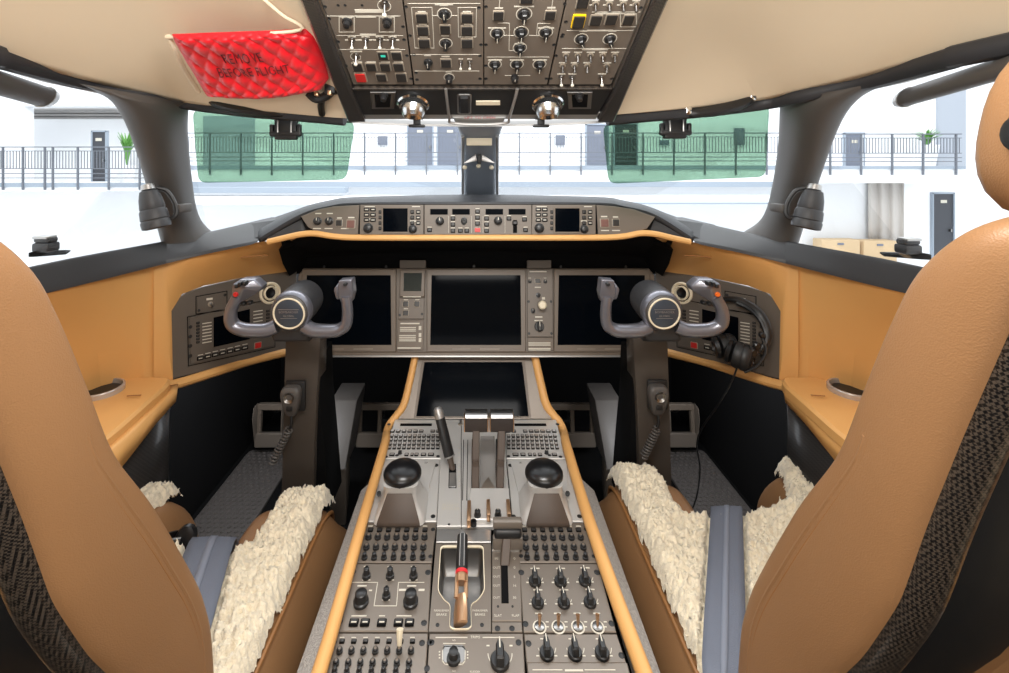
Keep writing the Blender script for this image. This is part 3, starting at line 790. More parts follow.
# green visors
for sx, nm, quad, cl in ((-1, 'left', [(190, 109), (354, 121), (345, 180), (196, 183)], (288, 128)), (1, 'right', [(604, 124), (772, 104), (768, 177), (610, 184)], (673, 127))):
    Y = 1.06
    t = thing('sun_visor', 'green tinted see-through sun visor hanging in the %s windshield' % nm, 'sun visor', P(cl[0], cl[1], Y))
    o0 = Vector(t.location)
    pl = rnd([(P(x, y, Y).x - o0.x, P(x, y, Y).z - o0.z) for x, y in quad], 0.02, 4)
    Mt = Matrix(((1, 0, 0, 0), (0, 0, -1, 0.012), (0, 1, 0, 0), (0, 0, 0, 1)))
    MB().prism(pl, 0, 0.004, 0.0008, M4=Mt).build('tinted_pane', M['tint'], t)
    s_ = Y / F
    b = MB()
    b.box((0, -0.008, -1 * s_), (22 * s_, 0.018, 22 * s_), bevel=0.004)
    b.box((0, -0.012, -6 * s_), (32 * s_, 0.014, 6 * s_), bevel=0.005)
    for k in (-1, 1): b.box((k * 13.5 * s_, -0.012, -2 * s_), (4 * s_, 0.014, 11 * s_), bevel=0.004)
    b.build('clamp', M['black'], t)
    for k in (-1, 1):
        b = MB(); b.tube([(k * 7 * s_, -0.018, 14 * s_), (k * 6.5 * s_, -0.02, 0), (k * 6.5 * s_, -0.02, -5 * s_)], 0.0022, 8); b.build('clamp_bar', M['metal'], t)
    b = MB(); b.box((0, -0.004, 14 * s_), (9 * s_, 0.02, 10 * s_), bevel=0.004); b.build('hanger', M['black'], t)
# red quilted cover on the stowed visor glass
t = thing('quilted_cover', 'red quilted cloth cover slipped over the stowed glass below the headliner', 'cover', P(250, 62, 0.84))
o0 = Vector(t.location)
L_ = [(172, 34, .765), (176, 44, .785), (184, 58, .82), (195, 76, .86), (203, 90, .885), (207, 96, .895)]
R_ = [(306, 29, .765), (314, 36, .775), (321, 52, .80), (326, 66, .825), (329, 78, .85), (321, 90, .87)]
NU, NV = 90, 60
def at(lst, v):
    x = v * (len(lst) - 1); i = min(int(x), len(lst) - 2)
    return P(*lst[i]).lerp(P(*lst[i + 1]), x - i)
def sheet(off):
    rows = []
    for j in range(NV + 1):
        v = j / NV; a = at(L_, v); c = at(R_, v); rw = []
        for i in range(NU + 1):
            u = i / NU
            p = a.lerp(c, u)
            p += Vector((0, 0, -0.012 * math.sin(PI * u) * v)) + Vector((0, 0.02, 0.01)) * (u * (1 - u)) * (v - .3)
            q1 = abs(math.sin(PI * (u * 8 + v * 4.0))); q2 = abs(math.sin(PI * (u * 8 - v * 4.0)))
            puff = 0.0055 * (q1 * q2) ** 0.55
            e = min(u, 1 - u, v, 1 - v); puff *= min(1, e * 14)
            thick = 0.008 * min(1, (e * 10)) ** 0.5
            puff += 0.003 * noise.noise(Vector((u * 5, v * 4, 3.1)))
            nrm = Vector((0.05, -0.75, -0.66))
            rw.append(p + nrm * (off * (thick + puff * (off > 0))) - o0)
        rows.append(rw)
    return rows
fr = sheet(1.0); bk = sheet(-0.6)
b = MB(); b.loft(fr); b.loft(bk)
n1 = NU + 1
ring = [fr[0][i] for i in range(n1)] + [fr[j][NU] for j in range(1, NV + 1)] + [fr[NV][i] for i in range(NU - 1, -1, -1)] + [fr[j][0] for j in range(NV - 1, 0, -1)]
ring2 = [bk[0][i] for i in range(n1)] + [bk[j][NU] for j in range(1, NV + 1)] + [bk[NV][i] for i in range(NU - 1, -1, -1)] + [bk[j][0] for j in range(NV - 1, 0, -1)]
b.loft([ring, ring2], closed=True)
b.build('cloth', M['red'], t, smooth=70)
b = MB()
def cover_text(body, u0, u1, v0, v1):
    vs, fs = text_geo(body, 1.0)
    xs = [v.x for v in vs]; ys = [v.y for v in vs]; W = max(xs) - min(xs); H = max(ys) - min(ys)
    out = []
    for v in vs:
        u = u0 + (u1 - u0) * (v.x - min(xs)) / W; vv = v1 - (v1 - v0) * (v.y - min(ys)) / H
        x = u * NU; y = vv * NV; i = min(int(x), NU - 1); j = min(int(y), NV - 1)
        p = fr[j][i].lerp(fr[j][i + 1], x - i).lerp(fr[j + 1][i].lerp(fr[j + 1][i + 1], x - i), y - j)
        out.append(p + Vector((0.0001, -0.0024, -0.0022)))
    b.add(out, fs)
cover_text('REMOVE', 0.32, 0.60, 0.30, 0.42)
cover_text('BEFORE FLIGHT', 0.23, 0.76, 0.47, 0.57)
b.build('lettering', mat('dark_red_print', (92, 8, 18), 0.6), t, smooth=0)
# hinge arm that carries the stowed glass
t = thing('stowed_visor_mount', 'black folding hinge between the red cover and the header', 'hinge', P(320, 97, 0.9))
for q, r in (([(309, 93, .89), (316, 99, .9), (326, 96, .9), (334, 88, .89)], 0.009), ([(322, 98, .9), (321, 106, .93), (322, 114, .96)], 0.007)):
    b = MB(); b.tube(smooth_path([rel(t, *a) for a in q], 4), r, 10); b.build('hinge_arm', M['black'], t)
b = MB(); b.box(rel(t, 331, 88, .89), (0.022, 0.02, 0.026), bevel=0.004); b.build('hinge_block', M['black'], t)
for a in ((317, 94, .89), (330, 93, .885)):
    b = MB(); b.box(rel(t, *a), (0.008, 0.012, 0.010), bevel=0.002); b.build('hinge_pin', M['copper'], t)
b = MB(); b.tube(smooth_path([P(166, 37.5, .80), P(230, 35, .775), P(300, 30, .755), P(282, 15, .735), P(262, -2, .72)], 5), 0.003, 8)
struct(b.build('trim_15', M['cream']), 'cream moulded fold of the headliner above the red cover')
# recess edge beside the cover
b = MB(); b.tube(smooth_path([P(168, 36, .80), P(176, 52, .83), P(186, 72, .88), P(199, 92, .93)], 5), 0.005, 8)
struct(b.build('trim_14', M['cream']), 'cream moulded edge of the recess left of the red cover')

# ================================================================ OVERHEAD PANEL
OV_O = (0, 0.934, EYE + 0.108); OV_U = (1, 0, 0); OV_V = (0, -0.237, 0.148)
p = Panel('overhead_console', 'black overhead console tray with carbon side rails and latch bail', 'console', OV_O, OV_U, OV_V)
p.plate('tray', [(322, -110), (640, -110), (612, 86), (352, 86)], -0.05, -0.004, 'flat', 0)
p.plate('lower_strip', [(351.5, 86.5), (613, 86.5), (597, 113), (362, 113)], -0.04, 0.006, 'black', 0.002)
p.plate('lower_edge', [(356, 111), (601, 111), (596, 118.5), (362, 118.5)], -0.035, 0.004, 'silver', 0.003)
p.plate('side_rail', [(262, -110), (279, -110), (352, 85), (366, 117), (349, 117)], -0.04, 0.016, 'carbon_d', 0.004)
p.plate('side_rail', [(712, -110), (695, -110), (613, 85), (597, 117), (613, 117)], -0.04, 0.016, 'carbon_d', 0.004)
for a in (((278, -110), (281, -110), (353.5, 85), (351, 85)), ((694, -110), (691, -110), (611, 85), (613.5, 85))):
    p.plate('rail_bead', a, 0, 0.009, 'metal', 0.001)
p.plate('cross_bead', [(352, 85.4), (612, 85.4), (611.5, 87.4), (352.5, 87.4)], 0, 0.008, 'carbon', 0.001)
# latch bail
pth = smooth_path([Vector((*p.uv(x, y), h)) for x, y, h in ((446, 84, .012), (447, 92, .014), (449.5, 112, .014), (452, 118, .013), (480, 119.5, .013), (506, 118, .013), (509, 112, .014), (515, 92, .014), (517, 84, .012))], 4)
MB().tube(pth, 0.003, 8).build('latch_bail', M['silver'], p.root)
p.plate('bail_plate', [(452, 115), (506, 115), (503, 122), (456, 122)], -0.02, 0.006, 'silver', 0.002)
p.plate('latch_pad', [(458.5, 93), (470, 93), (470, 110), (459, 110)], 0, 0.012, 'black_s', 0.004, r=0.005)
p.plate('latch_pad_rim', [(457, 91.5), (471.5, 91.5), (471.5, 111.5), (457.5, 111.5)], 0, 0.0075, 'metal', 0.001, r=0.005)
p.plate('placard', [(476, 98.3), (500, 98.3), (500, 102.5), (476, 102.5)], 0, 0.0075, 'ivory', 0.0005)
for x in (383, 579):
    p.plate('socket_plate', [(x - 12.5, 89), (x + 13, 89), (x + 11.5, 106), (x - 11, 106)], 0, 0.0085, 'metal', 0.001)
    p.plate('socket_well', [(x - 8, 91), (x + 8.5, 91), (x + 7.5, 104), (x - 7, 104)], 0, 0.009, 'flat', 0.0003)
    p.part('rocker', 'mini', x + 0.5, 98, 0.0085, 0.0085, 0.014, base=0.008)
p.text('LIFT TO OPEN', 480, 117.6, 2.2, 0.0062)
p.done('redp')
for x, side in ((413.5, 'left'), (547.5, 'right')):
    q = Panel('map_light', 'chrome eyeball map light at the %s of the overhead console strip' % side, 'lamp', p.M @ Vector((*p.uv(x, 101), 0.0065)), OV_U, OV_V)
    MB().lathe([(0.030, 0), (0.032, 0.004), (0.029, 0.007), (0.026, 0.004), (0.024, 0.004)], 30).build('bezel_ring', M['chrome'], q.root)
    T = Matrix.Translation((0, -0.004, 0.004)) @ Matrix.Rotation(0.35, 4, 'X')
    MB().lathe([(0.026, 0), (0.026, 0.006), (0.0225, 0.016), (0.019, 0.022), (0.016, 0.018), (0.012, 0.012), (0.001, 0.010)], 28, T).build('eyeball', M['bell'], q.root)
    MB().lathe([(0.013, 0.013), (0.010, 0.016), (0.0005, 0.0165)], 20, T).build('lens', M['copper'], q.root)
    q2 = thing('bracket_clip', 'black tee shaped clip hanging under the %s map light' % side, 'clip', P(x + (3.5 if side == 'left' else -6.5), 119, 0.95))
    b = MB(); s_ = 0.95 / F
    b.box((0, 0, -1.5 * s_), (7 * s_, 0.012, 9 * s_), bevel=0.002); b.box((0, 0, 0.5 * s_), (12 * s_, 0.010, 2 * s_), bevel=0.001); b.box((0, 0, -7 * s_), (16 * s_, 0.014, 3 * s_), bevel=0.002)
    b.build('clip_body', M['black'], q2)

OVG = 'overhead panel modules'
def ov(lab, poly):
    q = Panel('overhead_switchboard', lab, 'control panel', OV_O, OV_U, OV_V, OVG)
    q.plate('faceplate', poly, -0.004, 0.002, 'panel', 0.001)
    return q
B0 = 0.002
q = ov('overhead panel left module with a lit green button and one red button', [(281, -105), (360, -105), (402, -1), (413, 84), (353.5, 84), (321, -1)])
for x in (338, 345, 362): q.screw(x, 5.6, 1.5, B0)
q.toggle(384.4, 5, 4.5, 'toggle_w', base=B0); q.ring(*q.uv(384.4, 5), q.m(384, 5, 6.5), 0.001, B0)
q.dash(370, 11, 30, 3.2, B0); q.line([(327, 16), (400, 16)], 0.8, B0)
for x in (346.7, 386.8):
    q.frame(x, 24.5, 15, 15, B0, 1.0); q.part('guarded_switch', 'mini', x, 24, q.m(x, 24, 5), q.m(x, 24, 5), 0.013, base=B0); q.dash(x, 17.5, 10, 1.4, B0)
q.dash(366, 16.8, 20, 1.5, B0); q.line([(337, 35.5), (403, 35.5)], 0.6, B0); q.dash(368, 34.5, 16, 1.4, B0)
for x in (351.8, 365.5, 379.7, 392.5): q.toggle(x, 40.5, 3.3, 'toggle_w', base=B0); q.dash(x, 36.8, 8, 1.1, B0); q.line([(x - 6, 40), (x - 4.5, 40)], 2, B0); q.line([(x + 4.5, 40), (x + 6, 40)], 2, B0)
q.line([(340, 49.5), (405, 49.5)], 0.6, B0)
q.toggle(355.8, 56, 3.6, 'toggle_w', base=B0); q.ring(*q.uv(355.8, 56), q.m(384, 56, 5), 0.0008, B0); q.dash(356, 51.5, 12, 1.1, B0)
q.button(382.9, 56, 11, 8, 'btn_g', base=B0, dash=True); q.button(396.6, 56, 11, 8, base=B0, dash=True)
for x in (357.6, 371.2, 385.3, 398.5): q.button(x, 67.4, 11, 8, base=B0); q.dash(x, 62, 9, 1.1, B0)
q.button(360.8, 77.8, 11.5, 9, 'btn_r', base=B0); q.button(381.5, 77.8, 11, 7.5, base=B0); q.button(401.3, 77.8, 11.5, 9, 'btn', base=B0)
for x, y in ((325, 7), (329, 19), (338, 42), (404, 40), (403, 27), (407, 56), (346, 66), (411, 79), (350, 79)): q.screw(x, y, 1.8, B0)
for k, (x, y) in enumerate(((320, -20), (340, -20), (360, -20), (380, -20), (330, -40), (352, -40), (372, -40))): q.button(x, y, 11, 8, base=B0)
q.done()
q = ov('overhead panel second module from left, six dark square buttons around two knobs', [(361.5, -105), (483, -105), (483.3, 84), (414.5, 84), (403.5, -1)])
for x, ys in ((421.7, (18.3, 31, 43.7)), (467, (18.3, 31, 43.7))):
    for k, y in enumerate(ys): q.button(x + k * (1.3 if x < 440 else 0), y, 12.5, 9.5, base=B0); q.dash(x + k, y - 6.6, 8, 1.1, B0)
q.line([(411.5, 7.5), (432, 7.5), (434, 48), (415, 48)], 0.7, B0, True); q.line([(458, 7.5), (476.5, 7.5), (476, 37), (458.5, 37)], 0.7, B0, True)
q.knob(444.3, 17, 5.5, 'pointer', 1.6, base=B0, ring=True); q.button(445.2, 29.8, 11.5, 9, base=B0); q.knob(445.6, 46, 5, 'pointer', 1.6, base=B0, ring=True)
q.line([(432, 15.5), (438, 15.5)], 0.8, B0); q.line([(451, 15.5), (457, 15.5)], 0.8, B0); q.dash(444, 4.5, 18, 1.3, B0); q.line([(408, 3.5), (480, 3.5)], 0.7, B0)
q.line([(411, 54.5), (480, 54.5)], 0.7, B0); q.line([(415, 71), (479, 71)], 0.7, B0)
q.knob(428, 65, 4.4, 'pointer', 2.0, base=B0); q.button(446, 63.5, 11.5, 8.5, base=B0, dash=True)
for x in (460.7, 469.7): q.toggle(x, 63, 2.6, 'toggle_w', base=B0, dash=True)
q.knob(449, 80, 4, 'round', 1.8, base=B0, ring=True)
for x, y in ((406, 7), (479, 8), (410, 36), (481, 45), (414, 55), (480, 56), (416, 73), (480, 79), (417, 80)): q.screw(x, y, 1.8, B0)
for x, y in ((400, -22), (425, -22), (450, -22), (470, -22), (390, -45), (420, -45), (455, -45)): q.button(x, y, 12, 9, base=B0)
q.done()
q = ov('overhead panel third module from left, pointer knobs joined by white flow lines', [(484, -105), (609, -105), (565.5, -1), (547, 84), (484.3, 84)])
q.button(526.7, 0, 14, 8, base=B0); q.button(498.5, 16, 11.5, 9.5, base=B0, dash=True); q.button(550.2, 15.6, 11.5, 9.5, base=B0, dash=True)
for x, y, r in ((524.3, 17, 6), (497.3, 36, 5.4), (521.4, 35, 5.6), (546, 35, 5.4), (520, 50.5, 5.2), (495, 67, 5), (517, 67, 5), (539.7, 67, 5)): q.knob(x, y, r, 'pointer', 1.5, rot=PI, base=B0, ring=True, dash=False)
for x, y, w_ in ((524, 6.5, 20), (497, 28, 18), (546, 28, 16), (520, 44, 10), (495, 60, 14), (517, 60, 14), (539.7, 60, 14)): q.dash(x, y, w_, 1.2, B0)
q.line([(500, -2), (499, 9)], 0.8, B0); q.line([(553, -2), (551.5, 9)], 0.8, B0)
q.line([(498, 23), (509.5, 23), (509, 50.5), (514, 50.5)], 0.8, B0); q.line([(504, 35.5), (514, 35.5)], 0.8, B0); q.line([(529, 35.5), (539, 35.5)], 0.8, B0); q.line([(536.5, 35.5), (537.5, 23.5), (550, 23.5)], 0.8, B0)
q.line([(487, 57), (549, 57)], 0.7, B0); q.line([(505, 75.5), (530, 75.5)], 0.6, B0)
q.knob(514.8, 79.5, 4, 'round', 1.8, base=B0, dash=False)
for x, y in ((486, 7), (565, 4), (486, 45), (554, 45), (486, 79), (546.5, 79), (486, 66), (563, 35)): q.screw(x, y, 1.8, B0)
for x, y in ((500, -25), (525, -25), (555, -25), (510, -50), (545, -50)): q.button(x, y, 12, 9, base=B0)
q.done()
q = ov('overhead panel right module with one yellow framed button and rows of toggles', [(610.5, -105), (690, -105), (650, -1), (610.8, 84), (548.5, 84), (567, -1)])
q.button(582.6, 3, 13, 12, base=B0)
for x in (595.8, 609.6, 623.5, 636.3): q.toggle(x, 5.3, 3.5, 'toggle', base=B0); q.dash(x, 0.5, 8, 1.1, B0); q.line([(x - 6, 5), (x - 4.6, 5)], 1.6, B0)
q.line([(592, 12), (640, 12)], 0.7, B0)
q.button(578.5, 22, 13, 13, 'btn_y', base=B0, h=0.006); q.button(595.8, 20.7, 12.5, 10.5, base=B0); q.button(611.3, 20, 12.5, 10.5, base=B0); q.frame(628.4, 20.3, 16, 13, B0, 0.9); q.button(628.4, 20.3, 11.5, 10, base=B0)
q.dash(610, 13.5, 30, 1.2, B0); q.dash(600, 30.5, 26, 1.3, B0); q.line([(567, 30.5), (584, 30.5)], 0.6, B0); q.line([(615, 30.5), (633, 30.5)], 0.6, B0)
for x in (581.7, 610.5): q.knob(x, 42, 5.2, 'pointer', 1.7, rot=PI + 0.45, base=B0, ring=True)
q.line([(562, 48.5), (628, 48.5)], 0.7, B0); q.dash(595, 49.5, 26, 1.1, B0)
for x in (566, 578, 590.7, 603, 615): q.toggle(x, 56.5, 3.2, 'toggle', base=B0); q.dash(x, 52.3, 8, 1.1, B0)
for x in (562.9, 574.7, 587.3, 607): q.toggle(x, 67, 3.2, 'toggle', base=B0); q.dash(x, 62.8, 8, 1.1, B0)
for x in (561.4, 572.3, 602): q.toggle(x, 78, 3.2, 'toggle_w', base=B0); q.dash(x, 74, 8, 1.1, B0)
for x, y in ((566, 22), (562, 37), (640, 23), (633, 41), (556, 56), (622, 66), (551, 79), (612, 79), (641, 8)): q.screw(x, y, 1.8, B0)
for x, y in ((590, -22), (612, -22), (640, -22), (600, -45), (640, -45)): q.button(x, y, 12, 9, base=B0)
q.done()

# ================================================================ GLARESHIELD
def gl(x, y, Y): return P(x, y, Y)
top_f = [(258, 240, 1.25), (300, 215, 1.262), (330, 206.5, 1.262), (360, 203.4, 1.262), (476, 202.8, 1.262), (596, 203.4, 1.262), (622, 206.5, 1.262), (655, 215, 1.262), (694, 240, 1.25)]
top_b = [(262, 221, 1.46), (300, 209.5, 1.48), (330, 202, 1.5), (362, 198, 1.53), (476, 195, 1.58), (590, 198, 1.53), (622, 202, 1.5), (652, 209.5, 1.48), (690, 221, 1.46)]
rows = []
F_ = smooth_path([P(*a) for a in top_f], 4); B_ = smooth_path([P(*a) for a in top_b], 4)
for a, c in zip(F_, B_):
    m_ = a.lerp(c, 0.35) + Vector((0, 0, 0.012))
    rows.append([a + Vector((0, 0.012, -0.012)), a, a.lerp(m_, .5) + Vector((0, 0, .004)), m_, m_.lerp(c, .5), c, c + Vector((0, 0.03, -0.03))])
t = thing('glareshield', 'black padded glareshield hood across the cockpit under the windshield', 'glareshield', P(476, 200, 1.4))
o0 = Vector(t.location)
MB().loft([[v - o0 for v in r] for r in rows]).build('hood', M['glare'], t, mods=[('sub', 1), ('solid', 0.006, 0)])
# tan lip in front, dipping to the cowls at both ends
lip = smooth_path([P(*a) for a in ((268, 242, 1.243), (282, 238.5, 1.243), (300, 234.5, 1.243), (315, 233.5, 1.243), (335, 236.3, 1.243), (365, 237.6, 1.243), (476, 237.6, 1.243), (590, 237.6, 1.243), (622, 236.3, 1.243), (640, 233.3, 1.243), (655, 234, 1.243), (672, 238, 1.243), (690, 242, 1.243))], 5)
MB().tube([v - o0 for v in lip], 0.0088, 10, flat=0.9).build('leather_lip', M['tan'], t)
for sgn in (-1, 1):
    xs = lambda v: v if sgn < 0 else 954 - v
    MB().hull([P(xs(x), y, Y) - o0 for x, y, Y in ((244, 243, 1.262), (262, 240, 1.258), (300, 234.5, 1.262), (309, 230, 1.27), (302, 216.5, 1.274), (272, 217, 1.44), (238, 225, 1.40))], 0.004).build('end_fairing', M['sill'], t)
# dark recess above the displays
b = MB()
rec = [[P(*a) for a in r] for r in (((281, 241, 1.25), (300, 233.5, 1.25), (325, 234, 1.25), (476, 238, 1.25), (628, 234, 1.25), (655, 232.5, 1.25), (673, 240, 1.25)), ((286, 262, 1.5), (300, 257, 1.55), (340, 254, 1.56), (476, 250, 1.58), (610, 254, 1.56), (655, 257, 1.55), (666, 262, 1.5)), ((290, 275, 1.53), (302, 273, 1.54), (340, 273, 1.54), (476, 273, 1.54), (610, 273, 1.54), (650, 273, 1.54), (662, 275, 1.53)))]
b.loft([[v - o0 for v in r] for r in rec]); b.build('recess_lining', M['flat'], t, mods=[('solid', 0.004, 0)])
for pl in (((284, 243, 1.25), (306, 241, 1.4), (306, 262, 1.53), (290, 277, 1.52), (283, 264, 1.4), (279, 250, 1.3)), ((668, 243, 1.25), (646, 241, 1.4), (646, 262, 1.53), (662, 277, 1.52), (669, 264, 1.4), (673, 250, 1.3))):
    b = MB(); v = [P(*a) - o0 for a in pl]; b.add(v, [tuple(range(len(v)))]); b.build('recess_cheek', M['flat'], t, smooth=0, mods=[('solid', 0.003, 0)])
# backing body of the panels
GO = P(476, 219, 1.25)
GV = Vector((0, 0.012, 0.07))
gb = Panel('', '', '', GO, (1, 0, 0), GV, root=t)
def local_to(t, pan, b):
    R = t.matrix_world.inverted() @ pan.M
    b.v = [R @ v for v in b.v]; return b
bpy.context.view_layer.update()
b = MB().prism(gb.poly([(300, 217), (330, 206), (358, 204), (596, 204), (622, 206), (656, 217), (650, 231), (630, 235), (322, 235), (306, 231)]), -0.03, -0.003, 0)
local_to(t, gb, b).build('panel_housing', M['flat'], t, smooth=0)
def gs(name, lab, poly, m='panel'):
    q = Panel(name, lab, 'control panel', GO, (1, 0, 0), GV)
    q.plate('faceplate', poly, -0.003, 0.001, m, 0.0008)
    return q
B1 = 0.001
q = gs('glareshield_module', 'left end module of the glareshield with two knobs and a brown button', [(301, 216.5), (318, 209.5), (334, 206.3), (359.5, 205), (358, 234.5), (334, 234.5), (316, 231.5), (308, 227)])
q.knob(317, 221, 4, 'round', 1.2, base=B1); q.knob(328.6, 221, 4, 'round', 1.2, base=B1); q.button(339, 223, 7, 7, base=B1, dash=True); q.button(350.8, 224, 9, 9, 'btn_b', base=B1, dash=True)
for x in (317, 328.6, 345): q.dash(x, 228.5, 8, 0.9, B1)
q.done()
q = gs('glareshield_module', 'right end module of the glareshield with brown and dark buttons', [(596.5, 205), (615, 206.3), (634, 209.5), (655, 217), (647, 228.5), (634, 232.5), (618, 234.5), (598, 234.5)])
q.button(604.6, 223, 9, 9, 'btn_b', base=B1, dash=True); q.button(616, 222.7, 7.5, 8, base=B1, dash=True); q.dash(605, 230.5, 8, 0.9, B1); q.dash(616, 230.5, 8, 0.9, B1)
q.done()
for side, x0, x1, s0, s1 in (('left', 360.3, 424, 383.2, 407.8), ('right', 532.2, 596, 555, 579.3)):
    q = gs('display_control_unit', 'small screen control unit %s of the autopilot panel on the glareshield' % side, [(x0, 204.8), (x1 - .4, 204.8), (x1 - .4, 234.6), (x0 - .6, 234.6)])
    q.plate('bezel', [(s0 - 1.5, 206.8), (s1 + 1.5, 206.8), (s1 + 1.5, 233.4), (s0 - 1.5, 233.4)], 0.001, 0.003, 'bezel', 0.0006)
    q.plate('screen', [(s0, 208.4), (s1, 208.4), (s1, 231.8), (s0, 231.8)], 0.002, 0.0034, 'screen', 0.0002)
    for x in (x0 + 6.2, x0 + 12.6):
        for y in (209.5, 214.8, 220): q.button(x, y, 5.4, 3.6, 'key_d', 0.003, B1, 'key'); q.dash(x, y, 3, 0.8, B1 + 0.003)
    for y in (212, 217.4, 223, 228.4): q.button(x0 + 19.6, y, 2.6, 3.4, 'key_d', 0.003, B1, 'key')
    q.knob(x0 + 7.4, 228, 4.8, 'big', 1.2, base=B1); q.knob(x1 - 11.5, 229, 4.2, 'big', 1.2, base=B1)
    for y in (212, 217.6, 223): q.button(x1 - 11.8, y, 3.6, 3.8, 'key_d', 0.003, B1, 'key'); q.button(x1 - 5.8, y, 4.2, 3.8, 'key_d', 0.003, B1, 'key'); q.dash(x1 - 5.8, y, 2.5, 0.8, B1 + 0.003)
    q.dash(x0 + 9.5, 206.6, 10, 0.8, B1); q.dash(x1 - 8, 206.6, 8, 0.8, B1)
    q.done()
q = gs('autopilot_panel', 'autopilot guidance panel in the middle of the glareshield with four dark readouts', [(424.4, 204.8), (531.5, 204.8), (531.5, 234.6), (424.4, 234.6)])
for a, c in ((430.3, 447.8), (452.3, 469.8), (485.6, 503), (508.6, 525.5)): q.plate('readout', [(a, 209), (c, 209), (c, 214.6), (a, 214.6)], 0.001, 0.0025, 'screen', 0.0003)
q.knob(439.7, 221, 4.2, 'round', 1.5, base=B1); q.knob(498.2, 220.6, 4.2, 'round', 1.5, base=B1)
q.part('thumb_wheel', 'mini', 464, 221, q.m(464, 220, 3.2), q.m(464, 220, 4), 0.009, base=B1)
for x, y in ((429.5, 230), (452.9, 218.5), (452.9, 224.6), (452.9, 230.8), (460.4, 230.8), (466.8, 230.8), (477.5, 211.6), (477.5, 217.6), (477.5, 223.6), (486.6, 218.5), (486.6, 224.6), (486.6, 230.8), (509, 218.5), (524.6, 219.5), (525.6, 230)):
    q.button(x, y, 4.6, 4.0, 'key_d', 0.003, B1, 'key'); q.dash(x, y - 2.9, 4, 0.7, B1)
q.button(477.5, 230, 6.5, 5, 'btn_r', 0.003, B1)
q.plate('slider_slot', [(513, 220), (517, 220), (517, 233), (513, 233)], 0.001, 0.0014, 'flat', 0.0002)
q.part('slider', 'key_d', 515, 223, q.m(515, 223, 5), q.m(515, 223, 4), 0.008, base=B1)
for x in (448.5, 471.5, 483, 505): q.line([(x, 216), (x, 233)], 0.3, B1)
q.done()

# ================================================================ MAIN INSTRUMENT PANEL
MA = P(476, 352, 1.405); MT = P(476, 268, 1.5)
MV = MT - MA
mp = Panel('instrument_panel', 'grey brown main instrument panel frame spanning between the two side consoles', 'instrument panel', MA, (1, 0, 0), MV)
mp.plate('backing', [(298, 275), (303, 268), (649, 268), (655, 275), (656, 354), (296, 354)], -0.03, -0.002, 'bezel', 0.003)
mp.plate('lower_rail', [(292, 352), (662, 352), (664, 357), (290, 357)], -0.03, 0.012, 'bezel', 0.003)
mp.plate('silver_strip', [(300, 355.2), (652, 355.2), (652, 357.2), (300, 357.2)], 0, 0.014, 'silver', 0.001)
for x0, x1 in ((400, 426), (527, 551)):
    mp.plate('top_block', [(x0, 260.5), (x1, 260.5), (x1, 268.5), (x0, 268.5)], -0.02, 0.006, 'panel_d', 0.001)
for x in (324, 386, 474, 561, 626): mp.screw(x, 266.5 if x != 474 else 266, 1.4, 0.0)
for x0, x1, wh in ((303, 396.5, 'left'), (427, 525.5, 'centre'), (553.5, 649, 'right')):
    q = Panel('flight_display', 'large dark %s flight display in the main instrument panel' % wh, 'display', MA, (1, 0, 0), MV, 'main flight displays')
    c = (x0 + x1) / 2
    def sk(x, y): return c + (x - c) * (1 + (y - 310) * 0.00075 * 0), y
    q.plate('bezel', [sk(x0, 269.5), sk(x1, 269.5), sk(x1, 352), sk(x0, 352)], 0, 0.010, 'bezel', 0.002)
    dx = 4.5
    q.plate('screen', [(x0 + dx + .3, 275.6), (x1 - dx - .8, 275.6), (x1 - dx, 345), (x0 + dx - 1, 345)], 0.008, 0.0104, 'screen', 0.0003)
    q.line([(c - 24, 349), (c - 6, 349)], 0.5, 0.0102); q.line([(c + 4, 349), (c + 23, 349)], 0.8, 0.0102)
    q.done('rim')
q = Panel('standby_display', 'small square standby instrument above three dark buttons, left of centre display', 'display', MA, (1, 0, 0), MV)
q.plate('faceplate', [(399.5, 298.5), (424.5, 298.5), (424, 319), (398.5, 319)], 0, 0.006, 'panel', 0.001)
q.plate('bezel', [(400.5, 270.3), (425.5, 270.3), (425, 297), (400, 297)], 0, 0.011, 'bezel', 0.002)
q.plate('screen', [(404.4, 273.4), (422.3, 273.4), (421.6, 291.5), (404, 291.5)], 0.009, 0.0114, mat('standby_screen', (18, 34, 38), 0.08), 0.0003)
for x in (405.7, 417): q.button(x, 304, 6, 6, base=0.006, dash=True)
q.button(405.7, 313, 6, 6, base=0.006, dash=True); q.dash(412, 296.8, 18, 1, 0.011)
q.plate('placard', [(398.5, 320.5), (424, 320.5), (423, 350), (397, 350)], 0, 0.004, 'bezel', 0.0006)
q.dash(410, 323.5, 19, 1.3, 0.004)
for y in (327.5, 329.3, 331): q.dash(408, y, 16, 0.9, 0.004)
for y in (335.5, 337.3, 339.1, 340.8): q.dash(407.5, y, 16.5, 0.9, 0.004)
for y in (328, 335, 340): q.dash(420, y, 2.6, 4, 0.004)
q.dash(409, 348, 23, 1.3, 0.004)
for x, y in ((399.8, 315), (422, 314)): q.screw(x, y, 1.3, 0.006)
q.done()
q = Panel('landing_gear_panel', 'narrow switch panel with the landing gear lever, right of centre display', 'control panel', MA, (1, 0, 0), MV)
q.plate('faceplate', [(527, 269.8), (552, 269.8), (552.8, 336.8), (527.4, 336.8)], 0, 0.007, 'panel', 0.001)
q.dash(538, 271.6, 17, 1.2, 0.007)
for x in (530, 545.4): q.knob(x, 281.4, 1.8, 'round', 1.3, base=0.007)
q.button(537.8, 281, 6, 5.5, base=0.007); q.dash(537.8, 287.3, 6, 1, 0.007)
